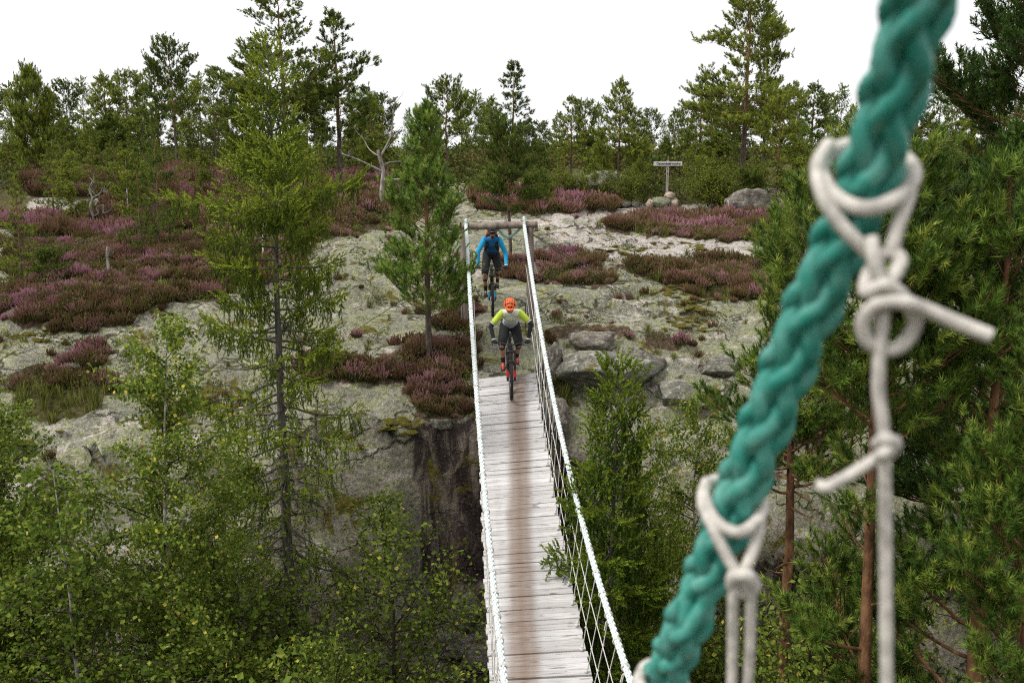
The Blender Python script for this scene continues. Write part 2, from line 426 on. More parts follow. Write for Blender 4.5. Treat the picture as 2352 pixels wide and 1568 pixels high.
# rock / soil / moss material
def ground_mat():
    m, t, b = mat_new('granite_and_heath')
    p = wpos(t)
    n_big = noise(t, p, 0.5, 4, 0.6)
    n_mid = noise(t, p, 2.4, 6, 0.68)
    n_fine = noise(t, p, 11.0, 6, 0.72)
    n_spk = noise(t, p, 38.0, 3, 0.65)
    W0, W1 = (0.0,) * 3, (1.0,) * 3
    str_v = mapped(t, p, (0.55, 1.5, 3.0)); n_str = noise(t, str_v, 1.1, 6, 0.7, 0.8)
    # lichen-covered granite: grey and yellow-green crusts in blotches
    grey = ramp(t, n_fine, [(0.30, (0.070, 0.070, 0.060)), (0.46, (0.205, 0.20, 0.155)), (0.66, (0.35, 0.34, 0.245))])
    crust = ramp(t, n_fine, [(0.32, (0.10, 0.105, 0.05)), (0.5, (0.27, 0.28, 0.13)), (0.68, (0.40, 0.40, 0.22))])
    c = mixc(t, ramp(t, n_mid, [(0.42, W0), (0.60, W1)]), grey, crust)
    # pale pinkish bare rock where the crust has worn off
    bare = ramp(t, math_n(t, 'ADD', math_n(t, 'MULTIPLY', n_str, 0.62), math_n(t, 'MULTIPLY', n_mid, 0.38)), [(0.525, W0), (0.575, W1)])
    bare2 = math_n(t, 'MULTIPLY', bare, ramp(t, n_big, [(0.40, W0), (0.54, W1)]), True)
    pale = ramp(t, n_fine, [(0.35, (0.33, 0.265, 0.225)), (0.6, (0.60, 0.55, 0.505))])
    c = mixc(t, bare2, c, pale)
    c = mixc(t, math_n(t, 'MULTIPLY', attr(t, 'slab'), ramp(t, n_str, [(0.36, W0), (0.52, W1)])), c, pale)
    # black specks and white spots
    spk = ramp(t, n_spk, [(0.38, W1), (0.46, W0)])
    c = mixc(t, math_n(t, 'MULTIPLY', spk, 0.7), c, (0.055, 0.050, 0.045))
    lspk = ramp(t, noise(t, p, 27.0, 3, 0.6), [(0.60, W0), (0.66, W1)])
    c = mixc(t, math_n(t, 'MULTIPLY', lspk, 0.6), c, (0.62, 0.61, 0.55))
    # steep faces: weathered brown granite showing between the lichen
    geo = t.nodes.new('ShaderNodeNewGeometry'); sep = t.nodes.new('ShaderNodeSeparateXYZ'); t.links.new(geo.outputs['Normal'], sep.inputs[0])
    steep = ramp(t, math_n(t, 'ADD', sep.outputs[2], math_n(t, 'MULTIPLY', math_n(t, 'SUBTRACT', n_mid, 0.5), 1.6)), [(0.30, W1), (0.60, W0)])
    face = ramp(t, n_fine, [(0.3, (0.12, 0.095, 0.08)), (0.5, (0.25, 0.205, 0.17)), (0.7, (0.44, 0.38, 0.33))])
    c = mixc(t, math_n(t, 'MULTIPLY', steep, 0.5), c, face)
    # irregular cracks filled with black earth
    vd = t.nodes.new('ShaderNodeVectorMath'); vd.operation = 'ADD'
    nz = t.nodes.new('ShaderNodeTexNoise'); nz.inputs['Scale'].default_value = 1.1; nz.inputs['Detail'].default_value = 4; t.links.new(p, nz.inputs['Vector'])
    sc_ = t.nodes.new('ShaderNodeVectorMath'); sc_.operation = 'SCALE'; sc_.inputs['Scale'].default_value = 1.5; t.links.new(nz.outputs['Color'], sc_.inputs[0])
    t.links.new(mapped(t, p, (0.32, 0.75, 1.2)), vd.inputs[0]); t.links.new(sc_.outputs[0], vd.inputs[1])
    vo = t.nodes.new('ShaderNodeTexVoronoi'); vo.feature = 'DISTANCE_TO_EDGE'; vo.inputs['Scale'].default_value = 0.8; t.links.new(vd.outputs[0], vo.inputs['Vector'])
    crk = ramp(t, math_n(t, 'ADD', vo.outputs['Distance'], math_n(t, 'MULTIPLY', math_n(t, 'SUBTRACT', n_fine, 0.5), 0.05)), [(0.006, W1), (0.028, W0)])
    crk = math_n(t, 'MULTIPLY', crk, ramp(t, n_mid, [(0.40, W0), (0.52, W1)]))
    c = mixc(t, math_n(t, 'MULTIPLY', crk, 0.85), c, (0.030, 0.024, 0.018))
    # water stains: black-brown streaks running down
    vs = mapped(t, p, (1.7, 1.7, 0.25)); n_vs = noise(t, vs, 1.5, 6, 0.65, 0.6)
    stain = math_n(t, 'MULTIPLY', ramp(t, math_n(t, 'ADD', attr(t, 'wet'), math_n(t, 'MULTIPLY', math_n(t, 'SUBTRACT', n_mid, 0.5), 1.1)), [(0.40, W0), (0.75, W1)]), ramp(t, n_vs, [(0.34, (0.25,) * 3), (0.50, W1)]))
    st_c = ramp(t, n_vs, [(0.38, (0.16, 0.115, 0.095)), (0.50, (0.060, 0.044, 0.038)), (0.6, (0.028, 0.020, 0.018))])
    st_c = mixc(t, math_n(t, 'MULTIPLY', lspk, 0.45), st_c, (0.33, 0.27, 0.24))
    c = mixc(t, stain, c, st_c)
    # moss in patches
    mo = ramp(t, noise(t, p, 1.3, 7, 0.72, 0.6), [(0.560, W0), (0.61, W1)])
    moc = ramp(t, n_fine, [(0.3, (0.040, 0.032, 0.010)), (0.5, (0.115, 0.095, 0.018)), (0.7, (0.20, 0.19, 0.04))])
    c = mixc(t, mo, c, moc)
    # earth under heather, and green ground cover
    soil_f = ramp(t, math_n(t, 'ADD', attr(t, 'soil'), math_n(t, 'MULTIPLY', math_n(t, 'SUBTRACT', n_mid, 0.5), 1.5)), [(0.42, W0), (0.60, W1)])
    soil_c = ramp(t, n_fine, [(0.35, (0.035, 0.024, 0.015)), (0.52, (0.10, 0.068, 0.042)), (0.7, (0.26, 0.20, 0.13))])
    c = mixc(t, soil_f, c, soil_c)
    gr_f = ramp(t, math_n(t, 'ADD', attr(t, 'green'), math_n(t, 'MULTIPLY', math_n(t, 'SUBTRACT', n_mid, 0.5), 1.5)), [(0.42, W0), (0.62, W1)])
    gr_c = ramp(t, n_fine, [(0.3, (0.035, 0.030, 0.012)), (0.5, (0.085, 0.075, 0.028)), (0.7, (0.17, 0.145, 0.06))])
    c = mixc(t, gr_f, c, gr_c)
    t.links.new(c, b.inputs['Base Color'])
    b.inputs['Roughness'].default_value = 0.9; b.inputs['Specular IOR Level'].default_value = 0.2
    hgt = math_n(t, 'ADD', math_n(t, 'MULTIPLY', n_fine, 0.55), math_n(t, 'MULTIPLY', n_mid, 0.7))
    hgt = math_n(t, 'ADD', hgt, math_n(t, 'ADD', math_n(t, 'MULTIPLY', n_spk, 0.16), math_n(t, 'MULTIPLY', crk, -0.4)))
    bump(t, b, hgt, 0.85, 0.13)
    return m
M_GROUND = ground_mat()
gme = A.mesh('ground', M_GROUND, smooth=True)
for nm, arr in (('soil', m_soil), ('green', m_green), ('wet', m_wet.astype(float)), ('slab', m_slab.astype(float))):
    a_ = gme.attributes.new(nm, 'FLOAT', 'POINT'); a_.data.foreach_set('value', arr.ravel().astype(np.float32))
ground = link('ground', gme); tag(ground, 'grey-green lichened granite hillside and ravine under heather and moss', 'ground', kind='structure')

# ================================================================== HEATHER, GRASS, MOSS, GROUND COVER (uncountable growth)
def gn_scatter(name, src_obj, pts, rotz, scale, label, cat):
    me = bpy.data.meshes.new(name)
    me.vertices.add(len(pts)); me.vertices.foreach_set('co', np.asarray(pts, np.float32).ravel())
    a1 = me.attributes.new('rz', 'FLOAT_VECTOR', 'POINT')
    a1.data.foreach_set('vector', np.asarray(rotz, np.float32).ravel())
    a2 = me.attributes.new('sc', 'FLOAT', 'POINT'); a2.data.foreach_set('value', np.asarray(scale, np.float32))
    me.update()
    o = link(name, me); tag(o, label, cat, kind='stuff')
    g = bpy.data.node_groups.new(name, 'GeometryNodeTree')
    g.interface.new_socket('Geometry', in_out='INPUT', socket_type='NodeSocketGeometry')
    g.interface.new_socket('Geometry', in_out='OUTPUT', socket_type='NodeSocketGeometry')
    gi = g.nodes.new('NodeGroupInput'); go = g.nodes.new('NodeGroupOutput')
    ip = g.nodes.new('GeometryNodeInstanceOnPoints'); oi = g.nodes.new('GeometryNodeObjectInfo')
    oi.inputs['Object'].default_value = src_obj; oi.inputs['As Instance'].default_value = True
    na = g.nodes.new('GeometryNodeInputNamedAttribute'); na.data_type = 'FLOAT_VECTOR'; na.inputs['Name'].default_value = 'rz'
    nb = g.nodes.new('GeometryNodeInputNamedAttribute'); nb.data_type = 'FLOAT'; nb.inputs['Name'].default_value = 'sc'
    L = g.links.new
    L(gi.outputs[0], ip.inputs['Points']); L(oi.outputs['Geometry'], ip.inputs['Instance'])
    L(na.outputs[0], ip.inputs['Rotation']); L(nb.outputs[0], ip.inputs['Scale']); L(ip.outputs[0], go.inputs[0])
    md = o.modifiers.new('scatter', 'NODES'); md.node_group = g
    return o
def src(name, acc, mats):
    return bpy.data.objects.new(name, acc.mesh(name, mats))

def heather_mat():
    m, t, b = mat_new('heather')
    a = attr(t); p = wpos(t)
    nb = noise(t, p, 0.55, 3, 0.6)
    rnd = t.nodes.new('ShaderNodeObjectInfo').outputs['Random']
    pink = ramp(t, math_n(t, 'ADD', nb, math_n(t, 'MULTIPLY', math_n(t, 'SUBTRACT', rnd, 0.5), 0.30)), [(0.34, (0.16, 0.12, 0.050)), (0.46, (0.22, 0.135, 0.072)), (0.56, (0.29, 0.165, 0.130)), (0.65, (0.39, 0.21, 0.225)), (0.77, (0.48, 0.23, 0.32))])
    stem = ramp(t, rnd, [(0.0, (0.065, 0.045, 0.022)), (0.5, (0.095, 0.075, 0.028)), (1.0, (0.070, 0.085, 0.024))])
    c = mixc(t, ramp(t, a, [(0.45, (0.0,) * 3), (0.62, (1.0,) * 3)]), stem, pink)
    t.links.new(c, b.inputs['Base Color']); b.inputs['Roughness'].default_value = 0.9; b.inputs['Specular IOR Level'].default_value = 0.1
    return m
M_HEATH = heather_mat()
rng = np.random.default_rng(11)
def heather_tuft(seed, n=110):
    r = np.random.default_rng(seed); A = Acc()
    for i in range(n):
        az = r.uniform(0, 2 * np.pi); rr = math.sqrt(r.uniform(0, 1)) * 0.14
        lean = rr / 0.14 * r.uniform(0.2, 0.75); h = r.uniform(0.2, 0.40) * (1 - 0.25 * rr / 0.14)
        b0 = np.array([math.cos(az) * rr, math.sin(az) * rr, -0.03])
        d = np.array([math.cos(az) * lean, math.sin(az) * lean, 1.0]) + r.normal(0, 0.12, 3); d /= np.linalg.norm(d)
        s = np.cross(d, r.normal(0, 1, 3)); s /= np.linalg.norm(s)
        e = b0 + d * h; q = b0 + d * h * r.uniform(0.45, 0.65); w0, w1 = 0.004, r.uniform(0.010, 0.018)
        v = [b0 - s * w0, b0 + s * w0, q - s * w1, q + s * w1, e - s * w1 * 0.7, e + s * w1 * 0.7]
        A.add(v, [[0, 1, 3, 2], [2, 3, 5, 4]], [0.1, 0.1, 0.45, 0.45, 1, 1])
        s2 = np.cross(d, s); v = [q - s2 * w1, q + s2 * w1, e + s2 * w1 * 0.6, e - s2 * w1 * 0.6]
        A.add(v, [[0, 1, 2, 3]], [0.45, 0.45, 1, 1])
    return src('heather_tuft', A, M_HEATH)
H_SRC = [heather_tuft(1), heather_tuft(2)]
def scatter_pts(polys, x0, x1, y0, y1, step, jit=0.5, zmin=None):
    gx, gy = np.meshgrid(np.arange(x0, x1, step), np.arange(y0, y1, step))
    gx = gx.ravel() + rng.uniform(-jit, jit, gx.size) * step; gy = gy.ravel() + rng.uniform(-jit, jit, gy.size) * step
    z = height(gx, gy); px, py, d = proj(gx, gy, z)
    if polys is not None:
        k = soft_mask(gx, gy, polys) & (px > -200) & (px < 2550)
        gx, gy, z = gx[k], gy[k], z[k]
    return np.stack([gx, gy, z], 1)
def rand_rot(n, tilt=0.15):
    return np.stack([rng.normal(0, tilt, n), rng.normal(0, tilt, n), rng.uniform(0, 6.28, n)], 1)
hp = scatter_pts(HEATH, -22, 18, 18.5, 34, 0.19)
bare_ = fbm(hp[:, 0] * 0.7, hp[:, 1] * 0.7, 91, 3); hp = hp[bare_ > -0.22]
hp_far = scatter_pts(HEATH, -32, 30, 34, 62, 0.34)
for k in range(2):
    q = hp[k::2]
    sc = rng.uniform(0.65, 1.1, len(q)) * (0.9 + 0.6 * fbm(q[:, 0] * 0.5, q[:, 1] * 0.5, 95, 2))
    gn_scatter('heather', H_SRC[k], q, rand_rot(len(q)), sc, 'pink-flowered and brown heather covering the slopes near the bridge', 'heather')
sc = rng.uniform(1.2, 1.9, len(hp_far))
gn_scatter('heather', H_SRC[0], hp_far, rand_rot(len(hp_far)), sc, 'purple and rust heather among the rocks farther up the hill', 'heather')

ho = scatter_pts(None, -22, 18, 18.8, 36, 0.42)
_jx = ho[:, 0] + rng.normal(0, 0.55, len(ho)); _jy = ho[:, 1] + rng.normal(0, 0.6, len(ho)); _p = proj(_jx, _jy, ho[:, 2])
ho = ho[inside(_p[0], _p[1], HEATH) & (fbm(ho[:, 0] * 0.8, ho[:, 1] * 0.8, 99, 2) > -0.05) & ~((np.abs(ho[:, 0] + 0.3) < 1.0) & (ho[:, 1] < 26))]
gn_scatter('heather', H_SRC[1], ho, rand_rot(len(ho), 0.3), rng.uniform(0.35, 0.7, len(ho)), 'small scattered heather sprigs at the edges of the patches', 'heather')
hg = scatter_pts(HEATH, -22, 18, 18.5, 40, 0.34)
HG_LATER = hg
M_GRASS = foliage('grass_blades', [(0.0, (0.07, 0.075, 0.018)), (0.5, (0.15, 0.18, 0.035)), (1.0, (0.30, 0.28, 0.09))], 0.3)
def grass_tuft(seed, n=46, L=0.34):
    r = np.random.default_rng(seed); A = Acc()
    for i in range(n):
        az = r.uniform(0, 6.28); rr = r.uniform(0, 0.12); h = r.uniform(0.5, 1.0) * L
        b0 = np.array([math.cos(az) * rr, math.sin(az) * rr, -0.02]); o = np.array([math.cos(az), math.sin(az), 0]) * r.uniform(0.05, 0.5) * h
        s = np.array([-math.sin(az), math.cos(az), 0]) * 0.006
        mid = b0 + o * 0.4 + np.array([0, 0, h * 0.6]); tip = b0 + o + np.array([0, 0, h])
        A.add([b0 - s, b0 + s, mid + s, mid - s, tip], [[0, 1, 2], [0, 2, 3], [3, 2, 4]], r.uniform(0, 1))
    return src('grass_tuft', A, M_GRASS)
G_SRC = grass_tuft(5)
gp = scatter_pts(GRASS, -26, 26, 16, 60, 0.2)
gp = np.vstack([gp, scatter_pts(HEATH, -22, 18, 19, 34, 0.62)])
gn_scatter('grass', G_SRC, gp, rand_rot(len(gp)), rng.uniform(0.6, 1.25, len(gp)), 'bright green and straw-coloured grass tufts between heather and rock', 'grass')

M_COVER = foliage('low_bushes', [(0.0, (0.030, 0.045, 0.012)), (0.35, (0.075, 0.10, 0.022)), (0.7, (0.14, 0.155, 0.035)), (1.0, (0.17, 0.10, 0.05))], 0.25, objvar=0.9)
def cover_tuft(seed, n=120):
    r = np.random.default_rng(seed); A = Acc()
    p = r.normal(0, 1, (n, 3)) * np.array([0.17, 0.17, 0.10]) + np.array([0, 0, 0.14])
    R = basis(r.normal(0, 1, (n, 3)) + np.array([0, 0, 0.8]), rng=r)
    tv = np.array([[-0.5, 0, 0], [0, -0.32, 0.06], [0.5, 0, 0], [0, 0.32, 0.06]]); tf_ = np.array([[0, 1, 2], [0, 2, 3]])
    tile(A, tv, tf_, p, R, r.uniform(0.04, 0.075, n), r.uniform(0.1, 0.9, n))
    return src('cover_tuft', A, M_COVER)
C_SRC = [cover_tuft(7), cover_tuft(8)]
cp = scatter_pts(None, -48, 48, 33, 95, 0.62)
px, py, d = proj(cp[:, 0], cp[:, 1], cp[:, 2])
k = (np.abs(px - 1176) < 1350) & ~soft_mask(cp[:, 0], cp[:, 1], SLAB) & ~(soft_mask(cp[:, 0], cp[:, 1], HEATH) & (rng.uniform(0, 1, len(cp)) < 0.85))
k &= (fbm(cp[:, 0] * 0.15, cp[:, 1] * 0.15, 97, 3) + np.clip((cp[:, 1] - 40) / 60, 0, 0.5) > 0.10)
cp = cp[k]
for q, s in ((cp[0::2], 0), (cp[1::2], 1)):
    gn_scatter('ground_cover', C_SRC[s], q, rand_rot(len(q)), rng.uniform(1.0, 2.6, len(q)) * (1 + 0.5 * (q[:, 1] > 55)), 'low green and rusty undergrowth below the hilltop trees', 'undergrowth')
gn_scatter('ground_cover', C_SRC[1], HG_LATER, rand_rot(len(HG_LATER)), rng.uniform(0.5, 1.05, len(HG_LATER)), 'small green shrubs growing through the heather', 'undergrowth')
fl = scatter_pts(None, -13, 13, 6, 18.5, 0.36)
fl = fl[(lip(fl[:, 0]) - fl[:, 1] > 1.9)]
gn_scatter('ground_cover', C_SRC[0], fl, rand_rot(len(fl), 0.3), rng.uniform(0.8, 1.9, len(fl)), 'dark leafy undergrowth on the ravine floor below the bridge', 'undergrowth')

# lone tufts rooted in cracks of the open rock
rk = scatter_pts(None, -15, 13, 17.8, 33, 0.30)
rk = rk[(fbm(rk[:, 0] * 0.9, rk[:, 1] * 1.6, 103, 3) > 0.22) & (np.abs(rk[:, 0] + 0.3) > 1.0) & (lip(rk[:, 0]) < rk[:, 1] + 0.3)]
_k = rng.integers(0, 4, len(rk))
gn_scatter('grass', G_SRC, rk[_k == 0], rand_rot((_k == 0).sum()), rng.uniform(0.35, 0.75, (_k == 0).sum()), 'short dry grass rooted in the rock cracks', 'grass')
gn_scatter('heather', H_SRC[0], rk[_k == 1], rand_rot((_k == 1).sum(), 0.3), rng.uniform(0.3, 0.65, (_k == 1).sum()), 'lone low heather sprigs rooted in the rock cracks', 'heather')
gn_scatter('ground_cover', C_SRC[1], rk[_k >= 2], rand_rot((_k >= 2).sum(), 0.3), rng.uniform(0.35, 0.8, (_k >= 2).sum()), 'small green plants rooted in the rock cracks', 'undergrowth')
# moss cushions on the bare rock
M_MOSS = None
def moss_mat():
    m, t, b = mat_new('moss'); p = wpos(t); f = noise(t, p, 26, 4, 0.7)
    t.links.new(ramp(t, f, [(0.3, (0.045, 0.038, 0.010)), (0.5, (0.11, 0.092, 0.017)), (0.7, (0.19, 0.175, 0.035))]), b.inputs['Base Color'])
    b.inputs['Roughness'].default_value = 1.0; b.inputs['Specular IOR Level'].default_value = 0.05
    bump(t, b, noise(t, p, 70, 3, 0.7), 0.9, 0.03); return m
M_MOSS = moss_mat()
def cushion():
    A = Acc(); rs, ns = 5, 14; V = [[0, 0, 0.20]]
    for i in range(1, rs + 1):
        a = i / rs * 1.65
        for j in range(ns):
            th = j / ns * 6.283; k_ = 1 + 0.22 * math.sin(3 * th + 1) + 0.13 * math.sin(5 * th)
            V.append([math.sin(a) * math.cos(th) * k_, math.sin(a) * math.sin(th) * k_, 0.20 * math.cos(a)])
    A.add(V, [[0, 1 + j, 1 + (j + 1) % ns] for j in range(ns)])
    V = np.array(V); F_ = []
    for i in range(rs - 1):
        for j in range(ns):
            a0 = 1 + i * ns + j; a1 = 1 + i * ns + (j + 1) % ns
            F_.append([a0, a0 + ns, a1 + ns, a1])
    A.add(V, F_)
    return src('moss_cushion', A, M_MOSS)
MOSSP = [[(500, 655), (550, 655), (560, 730), (510, 720)], [(270, 715), (440, 712), (440, 740), (270, 745)], [(0, 960), (600, 880), (820, 930), (820, 1010), (600, 960), (0, 1010)],
         [(700, 975), (1010, 960), (1010, 1010), (700, 1010)], [(0, 735), (120, 730), (120, 790), (0, 790)], [(1360, 545), (1620, 560), (1620, 590), (1360, 585)], [(1500, 640), (1640, 660), (1640, 770), (1500, 740)],
         [(1790, 1420), (1980, 1420), (1980, 1564), (1790, 1564)], [(1500, 780), (1800, 790), (1800, 860), (1620, 880)], [(1640, 960), (1850, 960), (1850, 1010), (1640, 1010)]]
mp = scatter_pts(MOSSP, -14, 14, 13, 34, 0.17)
mp = mp[fbm(mp[:, 0] * 0.9, mp[:, 1] * 0.9, 101, 3) > 0.05]
gn_scatter('moss', cushion(), mp - np.array([0, 0, 0.01]), rand_rot(len(mp), 0.1), rng.uniform(0.05, 0.17, len(mp)), 'yellow-green moss cushions on the lichened rock ledges', 'moss')
# ================================================================== TREES
M_PINE_FAR = foliage('pine_needles_far', [(0, (0.052, 0.085, 0.018)), (0.35, (0.109, 0.155, 0.025)), (0.7, (0.185, 0.227, 0.033)), (1, (0.293, 0.312, 0.048))], 0.18, 0.55, 0.55)
M_PINE_NEAR = foliage('pine_needles', [(0, (0.034, 0.066, 0.014)), (0.45, (0.080, 0.140, 0.021)), (0.8, (0.152, 0.222, 0.032)), (1, (0.264, 0.317, 0.054))], 0.15, 0.45, 0.1, 0.4)
M_PINE_YOUNG = foliage('young_pine_needles', [(0, (0.080, 0.147, 0.026)), (0.5, (0.172, 0.270, 0.041)), (1, (0.360, 0.448, 0.097))], 0.2, 0.5, 0.1, 0.3)
M_SPRUCE = foliage('spruce_needles', [(0, (0.050, 0.074, 0.011)), (0.4, (0.099, 0.142, 0.016)), (0.75, (0.182, 0.236, 0.022)), (1, (0.308, 0.357, 0.040))], 0.18, 0.5, 0.1, 0.3)
M_SPRUCE2 = foliage('dark_spruce_needles', [(0, (0.032, 0.055, 0.009)), (0.5, (0.074, 0.122, 0.014)), (1, (0.197, 0.257, 0.025))], 0.18, 0.5, 0.1, 0.3)
M_BIRCH = foliage('birch_leaves', [(0, (0.070, 0.120, 0.019)), (0.4, (0.149, 0.217, 0.029)), (0.8, (0.265, 0.323, 0.047)), (0.95, (0.437, 0.450, 0.092)), (1, (0.655, 0.540, 0.092))], 0.35, 0.4, 0.15, 0.4)
M_BUSH = foliage('bush_leaves', [(0, (0.086, 0.120, 0.020)), (0.5, (0.165, 0.202, 0.029)), (1, (0.290, 0.304, 0.050))], 0.35, 0.5, 0.4, 0.25)
def bark_mat(name, c0, c1, c2, up=None, scale=14.0, zs=0.25):
    m, t, b = mat_new(name); p = objpos(t)
    f = noise(t, mapped(t, p, (1, 1, zs)), scale, 5, 0.65)
    c = ramp(t, f, [(0.32, c0), (0.5, c1), (0.68, c2)])
    if up is not None:   # thin orange bark of the upper stem: 'tint' grows with height
        c2_ = ramp(t, f, [(0.35, tuple(k * 0.55 for k in up)), (0.65, up)])
        c = mixc(t, ramp(t, math_n(t, 'ADD', attr(t), math_n(t, 'MULTIPLY', math_n(t, 'SUBTRACT', f, 0.5), 0.5)), [(0.30, (0.0,) * 3), (0.55, (1.0,) * 3)]), c, c2_)
    t.links.new(c, b.inputs['Base Color']); b.inputs['Roughness'].default_value = 0.9; b.inputs['Specular IOR Level'].default_value = 0.15
    bump(t, b, f, 0.8, 0.03); return m
M_BARK_PINE = bark_mat('pine_bark', (0.035, 0.026, 0.022), (0.10, 0.075, 0.06), (0.17, 0.13, 0.11), up=(0.30, 0.15, 0.075))
M_BARK_NEAR = bark_mat('orange_pine_bark', (0.045, 0.025, 0.016), (0.17, 0.085, 0.042), (0.30, 0.16, 0.08), scale=9.0, zs=0.4)
M_BARK_GREY = bark_mat('spruce_bark', (0.045, 0.038, 0.032), (0.12, 0.105, 0.09), (0.22, 0.20, 0.175))
M_BARK_BIRCH = bark_mat('birch_bark', (0.025, 0.02, 0.018), (0.42, 0.38, 0.34), (0.70, 0.66, 0.62), scale=6.0, zs=1.4)
M_TWIG = bark_mat('dark_twigs', (0.025, 0.018, 0.014), (0.06, 0.045, 0.036), (0.11, 0.085, 0.07))
M_DEAD = bark_mat('bleached_dead_wood', (0.07, 0.06, 0.05), (0.24, 0.215, 0.19), (0.44, 0.41, 0.375), scale=8.0)

# needle tuft: needles radiate from a short shoot and lean forward
def needle_tuft(n, width, spread=0.9, z0=0.0, z1=0.75, ln=0.55, seed=0):
    r = np.random.default_rng(seed); V = []; F_ = []
    for i in range(n):
        az = i * 2.39996 + r.uniform(-0.3, 0.3); z = z0 + (z1 - z0) * (i + 0.5) / n
        a = spread * r.uniform(0.65, 1.15) * (1.1 - 0.5 * z)
        d = np.array([math.sin(a) * math.cos(az), math.sin(a) * math.sin(az), math.cos(a)])
        s = np.cross(d, [0, 0, 1.0]); s = s / (np.linalg.norm(s) + 1e-6)
        tw = r.uniform(-0.6, 0.6); s = s * math.cos(tw) + np.cross(d, s) * math.sin(tw)
        b0 = np.array([0, 0, z]); L = ln * r.uniform(0.8, 1.15)
        k = len(V); V += [b0 - s * width / 2, b0 + s * width / 2, b0 + d * L]; F_.append([k, k + 1, k + 2])
    return np.array(V), np.array(F_)
T_NEAR = needle_tuft(38, 0.075, 1.0, z1=0.85, ln=0.50, seed=1)
T_MID = needle_tuft(18, 0.13, 0.95, seed=2)
T_FAR = needle_tuft(17, 0.155, 1.0, ln=0.65, seed=3)
T_SPR = needle_tuft(11, 0.19, 0.75, 0.0, 0.95, 0.27, seed=4)
T_SPR_FAR = needle_tuft(10, 0.20, 0.8, 0.0, 0.95, 0.28, seed=5)
LEAF = (np.array([[0, 0, 0], [0.40, 0.42, 0.10], [0, 1.0, 0.02], [-0.40, 0.42, 0.10]]), np.array([[0, 1, 2], [0, 2, 3]]))

def wander(r, H, n, amp, lean=(0, 0)):
    t = np.linspace(0, 1, n); x = np.cumsum(r.normal(0, amp, n)); y = np.cumsum(r.normal(0, amp, n))
    x -= x[0]; y -= y[0]
    return np.stack([x + lean[0] * t * H, y + lean[1] * t * H, t * H], 1)
def at_t(P, t):
    n = len(P) - 1; k = min(max(t, 0), 1) * n; i = min(int(k), n - 1); return P[i] + (P[i + 1] - P[i]) * (k - i)
def unit(v): return v / (np.linalg.norm(v) + 1e-9)

class Tree:
    def __init__(s, seed): s.r = np.random.default_rng(seed); s.wood = Acc(); s.pos = []; s.dir = []; s.sc = []; s.ti = []
    def tuft(s, p, d, sc, ti=None):
        s.pos.append(p); s.dir.append(d); s.sc.append(sc); s.ti.append(s.r.uniform(0, 1) if ti is None else ti)
    def finish(s, name, tmpl, m_wood, m_leaf, leaf=False):
        r = s.r
        A = Acc()
        if s.pos:
            P = np.array(s.pos); D = np.array(s.dir)
            R = basis(D, rng=r)
            tile(A, tmpl[0], tmpl[1], P, R, np.array(s.sc), np.array(s.ti))
        return (name, s.wood.mesh('trunk', m_wood, True), A.mesh('crown', m_leaf) if s.pos else None)

